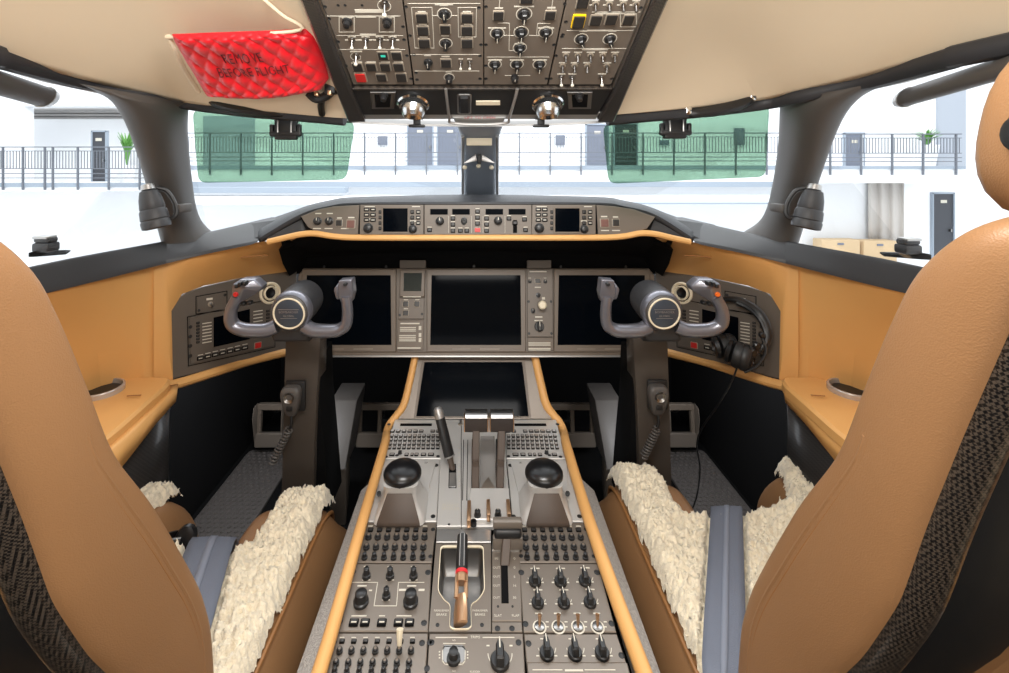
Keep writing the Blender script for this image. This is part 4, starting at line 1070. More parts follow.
q.toggle(538.3, 295, 2.4, 'toggle_k', base=0.007); q.toggle(533, 311, 2.2, 'toggle_k', base=0.007); q.dash(543.5, 298.3, 3, 2.4, 0.007)
u = q.uv(540, 302)
b = MB(); b.tube([(u.x, u.y, 0.007), (u.x + 0.002, u.y - 0.012, 0.035)], 0.004, 10); b.build('gear_lever', M['metal'], q.root)
b = MB(); b.lathe([(0.002, -0.006), (0.011, -0.006), (0.0135, -0.002), (0.0135, 0.004), (0.010, 0.008), (0.001, 0.009)], 24, Matrix.Translation((u.x + 0.002, u.y - 0.012, 0.036))); b.build('gear_knob', M['ivory'], q.root)
q.part('warning_button', 'round', 533, 310.5, q.m(533, 310, 2.2), q.m(533, 310, 2.2), 0.006, base=0.007).data = kit('round')
q.knob(539.6, 326.5, 4.8, 'pointer', 1.3, base=0.007); q.dash(538.5, 320.5, 8, 1, 0.007)
q.plate('placard', [(527.4, 338), (553, 338), (553.4, 350.5), (527.6, 350.5)], 0, 0.004, 'bezel', 0.0006)
for y in (343, 345, 348.5, 350): q.dash(539.5, y, 22, 1, 0.004)
for x, y in ((528.6, 301.5), (551, 301.5), (529, 333.5), (551.5, 333.5)): q.screw(x, y, 1.3, 0.007)
q.done()
mp.done()

# ================================================================ SIDE CONSOLE PANELS
for sx, nm in ((-1, 'left'), (1, 'right')):
    X = lambda px: px if sx < 0 else 2 * CX - px
    A = P(X(284), 352, 1.45); Bq = P(X(172), 378, 1.20); Cq = P(X(288), 270, 1.505)
    U = (A - Bq) if sx < 0 else (Bq - A)
    Vv = Cq - A
    q = Panel('side_console', 'dark grey angled side console with a keypad screen beside the %s yoke' % nm, 'control panel', A, U, Vv)
    pts_ = [(X(x), y) for x, y in ((171, 379.5), (170.5, 330), (171, 311), (177, 299), (187, 292), (203, 287), (240, 278), (285, 271), (297, 271), (297, 350.5), (280, 352.5))]
    q.plate('faceplate', pts_, -0.02, 0.0, 'panel_d', 0.002)
    m1 = [(X(x), y) for x, y in ((187.5, 317), (275, 298), (275, 347), (188.5, 366))]
    q.line(m1, 0.9, 0.0015, True)
    q.let.build('keypad_gap', M['flat'], q.root, smooth=0); q.let = MB()
    q.line([(X(x), y) for x, y in ((196, 296.5), (227, 291), (227, 310), (196, 314))], 0.9, 0.001, True)
    q.let.build('jack_gap', M['flat'], q.root, smooth=0); q.let = MB()
    q.plate('keypad_unit', [(X(x), y) for x, y in ((189, 318), (274, 299.5), (274, 345.5), (190, 364))], 0, 0.004, 'panel_d', 0.001)
    q.plate('keypad_screen', [(X(x), y) for x, y in ((213, 317.5), (249, 309), (249, 339), (213, 347))], 0.004, 0.006, 'screen', 0.0004)
    for k in range(7):
        y = 323 + k * 3.2
        q.button(X(198), y, 3.2, 2.2, 'key_d', 0.002, 0.004, 'key'); q.dash(X(207), y, 9, 0.9, 0.004)
    for k in range(5):
        y = 311 + k * 3.4
        q.button(X(268), y, 3.2, 2.2, 'key_d', 0.002, 0.004, 'key'); q.dash(X(258), y, 9, 0.9, 0.004)
    for k in range(7):
        x = 200.5 + k * 7.4; q.button(X(x), 358.3 - k * 1.75, 6.4, 3.8, 'key_d', 0.003, 0.004, 'key'); q.dash(X(x), 358.3 - k * 1.75, 3.4, 0.8, 0.007); q.dash(X(x), 354.9 - k * 1.75, 5, 0.7, 0.004)
    q.button(X(258), 345.3, 7, 6.5, 'btn_r', 0.003, 0.004)
    for y in (327, 336.5, 346, 356): q.screw(X(190.5), y, 1.9, 0.004)
    q.plate('jack_plate', [(X(x), y) for x, y in ((197, 297.5), (226, 292), (226, 309), (197, 313))], 0, 0.002, 'panel_d', 0.0006)
    q.dash(X(209.5), 299, 6, 2, 0.002)
    q.done()
    q.toggle(X(211), 304, 2.6, 'toggle', base=0.002)
    for x, y in ((199, 310.5), (225, 295)): q.screw(X(x), y, 1.5, 0.002)
    # round air vent
    px, py = X(269.7), 293
    v = Panel('air_vent', 'round ivory ringed air outlet above the keypad beside the %s yoke' % nm, 'air vent', q.M @ Vector((*q.uv(px, py), 0.0)), U, Vv)
    s_ = 1.44 / F
    MB().lathe([(10.8 * s_, 0), (10.8 * s_, 0.006), (9.6 * s_, 0.009), (8.6 * s_, 0.006), (8.4 * s_, 0.002)], 32).build('outer_ring', M['ivory'], v.root)
    MB().lathe([(8.4 * s_, 0.001), (7.4 * s_, 0.003), (6.4 * s_, 0.003)], 32).build('inner_channel', M['black'], v.root)
    MB().lathe([(7.2 * s_, 0.002), (7.0 * s_, 0.009), (6.0 * s_, 0.011), (5.4 * s_, 0.008), (5.2 * s_, 0.004)], 32).build('inner_ring', M['ivory'], v.root)
    MB().lathe([(5.3 * s_, 0.003), (4.2 * s_, 0.010), (2.2 * s_, 0.008), (0.0005, 0.008)], 24).build('nozzle', M['black_s'], v.root)

# ================================================================ CENTRE PEDESTAL
ZP = EYE - 0.74
PO = (0, 1.0, ZP); PU = (1, 0, 0); PV = (0, 1, 0)
t = thing('center_pedestal', 'centre pedestal housing with tan leather edge trims between the two seats', 'pedestal', (0, 0.85, 0))
o0 = Vector(t.location)
b = MB(); b.prism([(-0.232, -0.45), (0.24, -0.45), (0.24, 0.46), (-0.232, 0.46)], 0.02, ZP - 0.055, 0)
b.build('housing', M['flat'], t, smooth=0)
pr = {}
for sx, nm in ((-1, 'left'), (1, 'right')):
    if sx < 0:
        low = [(319 - 30, 740), (319, 673), (362, 523), (384, 447)]; up = [(386.5, 434, 1.27), (390, 424, 1.305), (397, 415, 1.322), (404, 404, 1.335), (409, 385, 1.368), (415, 357, 1.415)]
    else:
        low = [(643 + 30, 740), (644, 673), (590, 523), (567, 447)]; up = [(564, 434, 1.27), (560, 424, 1.305), (553, 415, 1.322), (546, 404, 1.335), (541, 385, 1.368), (535, 357, 1.415)]
    path = [PZ(x, y, ZP + 0.012) for x, y in low] + [P(*a) for a in up]
    path = [v - o0 for v in smooth_path(path, 5)]
    MB().tube(path, 0.0125, 12, flat=0.85).build('edge_trim', M['tan'], t)
    pr[sx] = path
    # flange with speckled carpet along the foot of the housing
    b = MB(); b.hull([(sx * 0.238 + 0.004, y, z) for y in (-0.5, 0.25) for z in (ZP - 0.05, ZP - 0.012)] + [(sx * 0.285 + 0.004, y, z) for y in (-0.5, 0.25) for z in (ZP - 0.07, ZP - 0.055)], 0.002)
    b.build('carpet_flange', M['carpet'], t)
    b = MB(); b.prism([(sx * 0.24 + 0.004, -0.45), (sx * 0.28, -0.45), (sx * 0.28, 0.30), (sx * 0.24 + 0.004, 0.44)], 0.02, ZP - 0.07, 0); b.build('side_skirt', M['flat'], t)

PG = 'pedestal modules'
def pm(name, lab, poly, m=None, cat='control panel', z1=0.002, grp=PG):
    q = Panel(name, lab, cat, PO, PU, PV, grp)
    m = m or ('ped_s' if name in ('keyboard_panel', 'cursor_control', 'spoiler_lever_panel', 'throttle_quadrant') else 'ped')
    if poly: q.plate('faceplate', poly, -0.006, z1, m, 0.0012)
    return q
# sloped lower display
LO = P(476, 416, 1.316); LV = P(476, 360, 1.412) - LO
q = Panel('pedestal_display', 'dark sloped display between instrument panel and throttle levers', 'display', LO, (1, 0, 0), LV)
q.plate('surround', [(413.5, 357), (535, 357), (541, 385), (547.5, 404), (554, 419), (394, 419), (403.5, 404), (409, 385)], -0.02, 0.0, 'ped', 0.001)
q.plate('bezel', [(422, 360), (524.5, 360), (531, 417.5), (414, 417.5)], 0, 0.004, 'bezel', 0.001)
q.plate('screen', [(424.5, 362.5), (522, 362.5), (528.5, 416.5), (416.5, 416.5)], 0.003, 0.0052, 'screen', 0.0003)
q.done()
for wh, mir in (('left', False), ('right', True)):
    X = (lambda x: x) if not mir else (lambda x: 946.5 - x)
    q = pm('keyboard_panel', 'sheen-lightened silver keyboard panel with a dark slot in front of the %s trackball' % wh, [(395, 420), (441.5, 420), (441, 459.4), (382.5, 459.4)] if not mir else [(505.8, 420), (556, 420), (566, 459.4), (506.5, 459.4)], grp='pedestal keyboards')
    q.plate('card_slot', [(X(400.5), 424.3), (X(432), 424.3), (X(431.7), 426.8), (X(400), 426.8)], 0.001, 0.0026, 'flat', 0.0002)
    q.line([(X(394), 421.8), (X(441), 421.8)], 0.7, 0.002)
    for r, y in enumerate((430.8, 435.6, 439.5, 443.5, 447.3)):
        n = 9 if r == 0 else 11
        xs = lerp_list(392.5 - r * 0.75, 438.5 - (0 if r == 0 else 0.6), n)
        for k, x in enumerate(xs):
            if r == 0 and k == 6: continue
            q.button(X(x), y, 4.4 if r == 0 else 3.5, 2.5 if r == 0 else 2.9, 'key', 0.0035, 0.002, 'key')
    for x, w_ in ((392, 5), (406.5, 4), (412, 3), (416.5, 4), (423.5, 5), (431, 6)): q.button(X(x), 454.2, w_, 2.8, 'key', 0.0035, 0.002, 'key')
    for x, y in ((389, 424), (386, 456.5), (438, 456), (397, 455)): q.screw(X(x), y, 1.8, 0.002)
    q.done()
    # trackball / cursor control
    q = pm('cursor_control', 'cursor control with glossy black ball on a grey stand behind the %s keyboard' % wh, [(382, 460.6), (440, 460.6), (436.5, 522.2), (363.5, 522.2)] if not mir else [(507, 460.6), (566.5, 460.6), (587, 522.2), (512.8, 522.2)], grp='cursor controls', cat='trackball')
    q.plate('base_plate', [(X(379.5), 463.5), (X(436), 463.5), (X(424), 512), (X(420.5), 521), (X(380), 521), (X(377.5), 514)], 0.002, 0.005, 'ped_s', 0.0015, r=0.006)
    cx = X(402.3)
    cb = q.uv(cx, 484, 0.055)           # middle of the stand
    u0, v0 = cb.x, cb.y
    R = []
    for n_, hw, y0, y1 in ((0.004, 0.054, -0.050, 0.050), (0.012, 0.052, -0.048, 0.049), (0.022, 0.045, -0.042, 0.047), (0.034, 0.037, -0.036, 0.045), (0.05, 0.034, -0.032, 0.045), (0.062, 0.035, -0.034, 0.046), (0.072, 0.037, -0.036, 0.048)):
        R.append([Vector((u0 + v.x, v0 + v.y, n_)) for v in rnd([(-hw, y0), (hw, y0), (hw * 0.96, y1), (-hw * 0.96, y1)], 0.018, 4)])
    MB().loft(R, closed=True, caps=True).build('stand', M['ped_s'], q.root, smooth=50)
    # brown front face
    MB().hull([(u0 + x, v0 - y, z) for x, y, z in ((-0.045, 0.0525, 0.005), (0.045, 0.0525, 0.005), (-0.044, 0.0505, 0.012), (0.044, 0.0505, 0.012), (-0.034, 0.0445, 0.024), (0.034, 0.0445, 0.024), (-0.029, 0.0385, 0.036), (0.029, 0.0385, 0.036), (-0.026, 0.0345, 0.060), (0.026, 0.0345, 0.060))] + [(u0 + x, v0 - 0.02, z) for x in (-0.02, 0.02) for z in (0.006, 0.05)], 0.001).build('front_face', M['brown'], q.root)
    b = MB(); b.lathe([(0.041 * math.cos(a) + 1e-5, 0.022 * math.sin(a)) for a in [PI / 2 * k / 10 for k in range(-4, 11)]], 32, Matrix.Translation((u0, v0 + 0.003, 0.076)) @ Matrix.Diagonal((1, 0.98, 1, 1)))
    b.build('ball_cap', M['black_s'], q.root)
    for x, y in ((379, 494), (421, 494)):
        c = q.uv(X(x), y, 0.016); b = MB(); b.lathe([(0.005, 0), (0.005, 0.004), (0.003, 0.004), (0.003, 0.001), (0.0003, 0.001)], 14, Matrix.Translation((c.x, c.y, 0.016)) @ Matrix.Rotation(0.6, 4, 'X')); b.build('screw', M['black'], q.root)
    for x, y in ((367, 516), (433, 516), (379, 464.5), (436, 465)): q.screw(X(x), y, 2.4, 0.002)
    q.button(X(426), 463.5, 5, 3, 'key_d', 0.003, 0.002, 'key')
    q.knob(X(400), 452.5, 2.2, 'round', 1.6, dash=False)
    q.done()

# spoiler lever panel
q = pm('spoiler_lever_panel', 'narrow pedestal panel with the tilted black gripped spoiler lever', [(442.4, 420), (461, 420), (461, 527), (436.8, 527)], cat='lever')
q.plate('lever_slot', [(449, 465), (456, 465), (456.5, 489), (448.5, 489)], 0.001, 0.0032, 'flat', 0.0002)
q.plate('slot_liner', [(449.6, 474), (455.8, 474), (456, 488.4), (449.2, 488.4)], 0.003, 0.0036, 'silver', 0.0002)
a = q.uv(452.8, 470); Tp = P(438, 410, 1.13); Tl = q.I @ Tp
base_ = Vector((a.x, a.y, 0.0)); d = (Tl - base_)
pt = lambda k: base_ + d * k
MB().tube([pt(0), pt(0.12), pt(0.24)], [0.007, 0.007, 0.009], 10).build('lever_arm', M['brown'], q.root)
MB().tube([pt(0.22), pt(0.25), pt(0.6), pt(0.86)], [0.0125, 0.0135, 0.0135, 0.0125], 14, flat=0.8).build('grip', M['black'], q.root)
MB().tube([pt(0.86), pt(0.95), pt(1.02), pt(1.05)], [0.0115, 0.012, 0.0105, 0.006], 14).build('lever_head', M['silver'], q.root)
MB().tube([pt(0.215), pt(0.235)], [0.0135, 0.0138], 14).build('grip_collar', M['silver'], q.root)
q.text('FLIGHT', 450.5, 505.5, 2.8, 0.002); q.text('SPOILER', 450.5, 509, 2.8, 0.002)
for y in lerp_list(448, 486, 9): q.dash(459, y, 1.5, 0.7, 0.002)
q.screw(449, 524, 1.3, 0.002); q.screw(445.5, 424, 1.5, 0.002)
q.done()

# throttle quadrant
q = pm('throttle_quadrant', 'throttle quadrant with two brown levers and twin rounded black grips', [(461.6, 420), (505, 420), (506, 460), (512, 527), (461.6, 527)], cat='throttle')
q.plate('center_strip', [(480.5, 438), (494.5, 438), (496.2, 492), (479.6, 492)], 0.002, 0.006, 'key', 0.001)
for x0, x1 in ((471.5, 479), (495.5, 503)):
    q.plate('lever_track', [(x0 + .3, 440), (x1 - .3, 440), (x1 + .6, 504), (x0 - .4, 504)], 0.001, 0.0026, 'black', 0.0002)
    q.plate('track_mirror', [(x0, 491), (x1, 491), (x1 + .4, 503), (x0 - .2, 503)], 0.002, 0.0034, 'silver', 0.0002)
for x in (463.6, 467.8): q.line([(x, 440), (x - 1, 500)], 0.8, 0.0022)
q.let.build('scale_line', M['flat'], q.root, smooth=0); q.let = MB()
for xb, xt in ((475.3, 476.2), (499.6, 501.6)):
    a = q.uv(xb, 489); Tl = q.I @ P(xt, 421, 1.075)
    b0 = Vector((a.x, a.y, 0.0)); d = Tl - b0
    wv = Vector((0.0085, 0, 0)); th = Vector((0, 0.012, 0.004))
    R = [[b0 + d * k + s1 * wv + s2 * th for s1, s2 in ((-1, -1), (1, -1), (1, 1), (-1, 1))] for k in (0, 0.3, 0.6, 0.95)]
    MB().loft(R, closed=True, caps=True).build('throttle_lever', M['brown'], q.root, mods=[('bev', 0.002)])
    cc = b0 + d * 0.42
    b = MB(); b.lathe([(0.0085, 0), (0.0075, 0.003), (0.001, 0.0035)], 16, Matrix.Translation(cc + Vector((0, -0.0125, 0))) @ Matrix.Rotation(PI / 2, 4, 'X')); b.build('lever_boss', M['brown'], q.root)
    hw = 0.0265
    prof = rnd([(-0.017, -0.022), (0.012, -0.022), (0.017, 0.012), (0.006, 0.022), (-0.012, 0.018)], 0.008, 4)
    R = [[Tl + Vector((sx_, p_[0], p_[1] + 0.002)) for p_ in prof] for sx_ in (-hw, hw)]
    MB().loft(R, closed=True, caps=True).build('grip', mat('grip_rubber', (46, 38, 34), 0.5), q.root, mods=[('bev', 0.0015)])
    prof2 = rnd([(-0.0185, 0.011), (0.018, 0.009), (0.0185, 0.0135), (0.007, 0.0245), (-0.013, 0.0205)], 0.008, 4)
    R = [[Tl + Vector((sx_, p_[0], p_[1] + 0.002)) for p_ in prof2] for sx_ in (-hw * 1.02, hw * 1.02)]
    MB().loft(R, closed=True, caps=True).build('grip_cap', M['metal'], q.root, mods=[('bev', 0.0015)])
    for sx_ in (-1, 1):
        MB().box(Tl + Vector((sx_ * (hw + 0.0012), -0.002, -0.002)), (0.0026, 0.024, 0.034), bevel=0.001).build('grip_edge', M['copper'], q.root)
q.plate('gate_block', [(470, 492), (509, 492), (511, 524), (467, 524)], 0.002, 0.010, 'ped_s', 0.002)
for x, y0, y1 in ((469, 501, 525), (488.4, 500, 519), (508.5, 500, 518)):
    a = q.uv(x, y1, 0.016); c = q.uv(x, y0, 0.022)
    MB().box(((a.x + c.x) / 2, (a.y + c.y) / 2, 0.017), (0.008, abs(c.y - a.y), 0.016), bevel=0.002).build('reverse_gate', M['copper'], q.root)
for x in (477.5, 498): q.knob(x, 513, 3.4, 'round', 1.6, base=0.010, dash=False)
a = q.uv(473.5, 523, 0.012); MB().lathe([(0.0065, 0), (0.0065, 0.008), (0.004, 0.008), (0.004, 0.003), (0.0005, 0.003)], 18, Matrix.Translation((a.x, a.y, 0.008))).build('lock_barrel', M['black_s'], q.root)
MB().hull([(u.x, u.y, z) for u in (q.uv(481, 492), q.uv(495, 492), q.uv(488.3, 481)) for z in (0.006, 0.011)], 0.001).build('arrow_plate', M['ped'], q.root)
for x, y in ((464, 423), (458.3, 423)): q.toggle(x + 2, y, 2.4, 'toggle', base=0.002)
q.done()

# left hand modules
q = pm('audio_panel', 'left audio panel with two rows of small black knobs, just below the left trackball', [(364, 523.4), (436.3, 523.4), (432, 563.2), (352.5, 563.2)])
def audio(q, xr, rows):
    for r, (y, x0, x1) in enumerate(rows):
        for k, x in enumerate(lerp_list(x0, x1, 7)):
            if r == 0: q.button(x, y, 5, 3.6, 'key_d', 0.003, 0.002, 'key'); q.dash(x, y - 3.4, 4.5, 0.8, 0.002)
            elif r in (1, 2): q.knob(x, y, 3.2, 'cap', 1.25, base=0.002, dash=False)
            else: q.knob(x, y, 3.0, 'mini', 1.9, base=0.002, dash=False)
audio(q, None, ((529.6, 370.5, 425), (536.2, 368.5, 424.5), (546.3, 366.4, 423.3), (555.5, 364.5, 422.6)))
for x, y in ((363, 529), (433, 529), (356.5, 554.5), (430.5, 556)): q.screw(x, y, 2.2, 0.002)
q.done()
q = pm('lighting_panel', 'left pedestal panel with two big round knobs joined by a white line', [(351.7, 564.6), (431.8, 564.6), (428.2, 632.4), (336.3, 632.4)])
for x in (366.4, 390, 413.5): q.knob(x, 572.5, 4.2, 'mini', 2.2, base=0.002, dash=False); q.dash(x, 580, 8, 0.9, 0.002); q.dash(x, 566.8, 5, 0.9, 0.002)
q.knob(386.3, 592.5, 4.2, 'mini', 2.2, base=0.002, dash=False); q.dash(386, 600, 8, 0.9, 0.002)
for x in (361, 410.7): q.knob(x, 597.5, 7.4, 'big', 1.5, base=0.002, dash=False); q.dash(x + 1, 586, 9, 1.2, 0.002)
q.dash(370.5, 590.5, 3, 1.2, 0.002); q.dash(402.5, 590, 7, 2, 0.002); q.dash(421.5, 590, 6, 2, 0.002)
q.line([(352.5, 582.5), (377.6, 582.5), (374, 606), (396.5, 606), (398.5, 582.5), (424, 582.5)], 0.8, 0.002)
for x in (353.8, 365, 381.8, 398.4, 409.5): q.button(x, 622, 9, 7, 'key_d', 0.004, 0.002, 'push_button'); q.dash(x, 622, 5, 1.1, 0.006)
for x, w_ in ((359, 15), (382, 6), (404, 15)): q.dash(x, 616, w_, 1.0, 0.002)
for x, y in ((353, 571.5), (428, 572), (339.5, 621.5), (424, 622.5)): q.screw(x, y, 3.0, 0.002)
q.done()
q = pm('audio_panel', 'lower left audio panel at the near end, one knob in upper row pulled up', [(335.7, 634.2), (428.2, 634.2), (424.5, 690), (316.5, 690)])
audio(q, None, ((641, 342, 412.5), (650, 339.5, 411), (662, 336, 409), (669.5, 334.5, 408)))
a = q.uv(399.5, 642, 0.012); MB().tube([(a.x, a.y, 0.002), (a.x, a.y, 0.02), (a.x, a.y + 0.004, 0.028)], [0.003, 0.0045, 0.0055], 10).build('pulled_knob', M['ivory'], q.root)
for x, y in ((333.5, 642), (422, 642.5), (430, 642)): q.screw(x, y, 3.0, 0.002)
q.done()
# right hand modules
q = pm('audio_panel', 'right audio panel with two rows of small black knobs, just below the right trackball', [(521, 523.4), (587.5, 523.4), (597.7, 563.2), (519.5, 563.2)])
audio(q, None, ((529.6, 524.6, 578.5), (536.5, 525.3, 580.7), (546.3, 526, 583.4), (555.4, 527, 585.5)))
for x, y in ((586, 529), (518.5 + 2.5, 555.5), (594, 556)): q.screw(x, y, 2.2, 0.002)
q.done()
q = pm('radio_panel', 'right pedestal panel with six pointer knobs above four white ringed toggles', [(519.5, 564.6), (598, 564.6), (616.3, 633), (523.5, 633)])
for x, y in ((535, 577), (560.5, 577), (585, 576.5), (537.8, 598.5), (563.8, 598.5), (590, 598)):
    q.knob(x, y, 6.2, 'pointer', 1.7, base=0.002, dash=False); u = q.uv(x, y, 0); r = q.m(x, y, 7.6)
    q.ring(u.x, u.y, r, 0.0009, 0.002, -PI * 0.9, -PI * 0.1); q.dash(x, y - 8.5, 9, 1.0, 0.002)
    q.dash(x - 7.5, y + 5.5, 2.4, 1.1, 0.002); q.dash(x + 7.5, y + 5.5, 2.4, 1.1, 0.002)
for x in (539.6, 558.4, 578, 597.6):
    q.toggle(x, 624, 6.8, 'ringtoggle', base=0.002); q.dash(x - 1, 613.5, 7, 1.2, 0.002); q.dash(x + 7.6, 622, 3, 1, 0.002); q.dash(x + 7.6, 627, 3, 1, 0.002)
for x, y in ((521.3, 572), (597, 572), (525.5, 623.5), (611.5, 623)): q.screw(x, y, 3.0, 0.002)
q.done()
q = pm('selector_panel', 'right pedestal panel with a single row of three pointer knobs', [(524, 635), (616.8, 635), (626.5, 664.5), (526.5, 664.5)])
for x in (546.8, 575, 602.2):
    q.knob(x, 648, 7.2, 'pointer', 1.8, base=0.002, dash=False); u = q.uv(x, 648, 0); q.ring(u.x, u.y, q.m(x, 648, 8.8), 0.001, 0.002, -PI * 0.95, -PI * 0.05)
    q.dash(x - 4, 639, 5, 1.1, 0.002); q.dash(x - 9, 656, 3, 1.2, 0.002); q.dash(x + 9, 656, 3, 1.2, 0.002)
for x, y in ((528.5, 643), (621.5, 655)): q.screw(x, y, 3.0, 0.002)
q.done()
q = pm('selector_panel', 'lowest right pedestal panel cut off below the row of three pointer knobs', [(527, 666.5), (627.3, 666.5), (640, 720), (530, 720)], z1=0.006)
q.line([(533, 670), (562, 670)], 1.0, 0.006); q.line([(585, 670), (615, 670)], 1.0, 0.006); q.dash(574, 670.5, 18, 1.8, 0.006)
for x in (550, 580, 610): q.knob(x, 690, 6, 'pointer', 1.6, base=0.006)
q.done()
# parking brake
q = pm('parking_brake', 'parking brake well with a long black lever ringed in red', None, cat='lever')
q.plate('top_blank', [(436.7, 529.5), (491, 529.5), (491, 542.5), (436, 542.5)], -0.006, 0.001, 'silver', 0.001)
out = [(440.5, 547), (483.5, 547), (485, 592), (478, 602), (471, 606), (471.5, 629), (468, 631.5), (453, 631.5), (449.5, 629), (450, 606), (444, 602), (437.5, 592)]
pl = rnd(q.poly(out), 0.008, 4)
cen = sum(pl, Vector((0, 0))) / len(pl)
ins = [cen + (v - cen) * 0.93 for v in pl]; bot = [cen + (v - cen) * 0.82 for v in pl]
fp = q.poly([(435.8, 544.5), (491, 544.5), (491, 632.8), (428.8, 632.8)])
def to_edge(v):
    d_ = (v - cen); best = 9.0
    for i_ in range(4):
        a_, b_ = fp[i_] - cen, fp[(i_ + 1) % 4] - cen; e_ = b_ - a_
        den = d_.x * e_.y - d_.y * e_.x
        if abs(den) < 1e-12: continue
        t_ = (a_.x * e_.y - a_.y * e_.x) / den; s_2 = (a_.x * d_.y - a_.y * d_.x) / den
        if t_ > 0 and -1e-6 <= s_2 <= 1 + 1e-6: best = min(best, t_)
    return cen + d_ * best
ex = [to_edge(v) for v in pl]
for c_ in fp:                      # keep the square corners of the plate
    i_ = min(range(len(ex)), key=lambda k_: (ex[k_] - c_).length); ex[i_] = c_
R = [[Vector((v.x, v.y, -0.006)) for v in ex], [Vector((v.x, v.y, 0.002)) for v in ex], [Vector((v.x, v.y, 0.002)) for v in pl], [Vector((v.x, v.y, -0.002)) for v in pl]]
MB().loft(R, closed=True).build('faceplate', M['ped'], q.root, smooth=30)
ins = [cen + (v - cen) * 0.965 for v in pl]
R = [[Vector((v.x, v.y, 0.002)) for v in pl], [Vector((v.x, v.y, 0.0034)) for v in pl], [Vector((v.x, v.y, 0.0034)) for v in ins], [Vector((v.x, v.y, 0.0)) for v in ins]]
MB().loft(R, closed=True).build('well_lip', M['ivory'], q.root)
R = [[Vector((v.x, v.y, 0.001)) for v in ins], [Vector((v.x, v.y, -0.028)) for v in [cen + (v - cen) * 0.9 for v in pl]], [Vector((v.x, v.y, -0.040)) for v in bot]]
b = MB().loft(R, closed=True); b.f.append(tuple(range(len(b.v) - len(pl), len(b.v)))); b.m.append(0)
b.build('well', M['metal'], q.root, smooth=50)
a = q.uv(460.5, 627); c = q.I @ P(462.6, 531, 0.935)
c.z = 0.052; c.x, c.y = q.uv(462.6, 533, 0.052)
b0 = Vector((a.x, a.y, 0.008)); d = c - b0
MB().tube([b0 + d * k for k in (-0.02, 0.1, 0.2, 0.27)], [0.0145, 0.0145, 0.013, 0.010], 10, flat=0.55).build('lever_base', M['copper'], q.root)
for k in (-1, 1):
    MB().tube([b0 + d * 0.24 + Vector((k * 0.008, 0, 0)), b0 + d * 0.5 + Vector((k * 0.0075, 0, 0))], 0.0036, 8).build('lever_fork', M['copper'], q.root)
MB().tube([b0 + d * 0.40, b0 + d * 0.495], 0.0095, 14).build('lever_shank', M['copper'], q.root)
MB().tube([b0 + d * 0.495, b0 + d * 0.53], 0.0112, 16).build('red_ring', M['red'], q.root)['label'] = 'red ring'
MB().tube([b0 + d * 0.53, b0 + d * 0.7, b0 + d * 0.96], [0.0105, 0.0105, 0.0095], 16).build('grip', M['black'], q.root)
MB().tube([b0 + d * 0.96, b0 + d * 1.0, b0 + d * 1.03], [0.0088, 0.007, 0.003], 14).build('tip', M['silver'], q.root)
for k in (-1, 1): MB().tube([b0 + d * 0.55 + Vector((k * 0.004, -0.003, 0.0102)), b0 + d * 0.95 + Vector((k * 0.0036, -0.003, 0.0092))], 0.0008, 6).build('grip_line', M['silver'], q.root)
for x in (441.5, 480): q.text('PARK/EMER', x, 611, 2.2, 0.002); q.text('BRAKE', x, 615, 2.6, 0.002)
for x, y in ((443, 546), (481.5, 546), (437.5, 624.5), (482, 624.5)): q.screw(x, y, 2, 0.002)
q.done()
# flap lever
q = pm('flap_lever_panel', 'slat and flap lever with a wide grey tee head over numbered slot', [(491.8, 546), (520, 546), (522, 622), (491.8, 622)], cat='lever')
q.plate('foot_plate', [(491.8, 623), (522, 623), (522.5, 632.8), (491.8, 632.8)], -0.006, 0.002, 'ped', 0.001)
q.plate('lever_slot', [(500.8, 562), (507.5, 562), (508.8, 604.5), (501.4, 604.5)], 0.001, 0.0028, 'flat', 0.0002)
q.plate('gate_plate', [(492.5, 543), (519, 543), (519.5, 553), (492.2, 553)], 0.002, 0.006, 'silver', 0.001)
a = q.uv(504.3, 566); Tl = q.I @ P(507.5, 529, 0.865); b0 = Vector((a.x, a.y, 0)); d = Tl - b0
R = [[b0 + d * k + Vector((s1 * 0.008, s2 * 0.006, s2 * 0.002)) for s1, s2 in ((-1, -1), (1, -1), (1, 1), (-1, 1))] for k in (0, 0.5, 1.0)]
MB().loft(R, closed=True, caps=True).build('lever_arm', M['brown'], q.root, mods=[('bev', 0.0015)])
MB().box(Tl + Vector((0, 0, 0.012)), (0.056, 0.016, 0.014), bevel=0.003).build('tee_head_top', M['ped'], q.root)
MB().box(Tl + Vector((0, -0.004, -0.002)), (0.053, 0.020, 0.017), bevel=0.006, seg=3).build('tee_grip', M['black'], q.root)
MB().box(Tl + Vector((0, -0.004, -0.021)), (0.057, 0.014, 0.023), bevel=0.003).build('tee_head_skirt', M['ped'], q.root)
for k, (y, a_, c_) in enumerate(((559, 'IN', '0'), (568, 'OUT', '0'), (577, 'OUT', '6'), (586, 'OUT', '16'), (598, 'OUT', '30'))):
    q.text(a_, 496.5, y, 2.3, 0.002); q.text(c_, 514.5, y, 2.5, 0.002)
q.text('SLAT', 498, 616, 2.6, 0.002); q.text('FLAP', 515.5, 616, 2.6, 0.002)
for x in (497.5, 512): q.screw(x, 628, 2.8, 0.002); q.screw(x + 0.5, 606, 1.2, 0.002)
q.done()
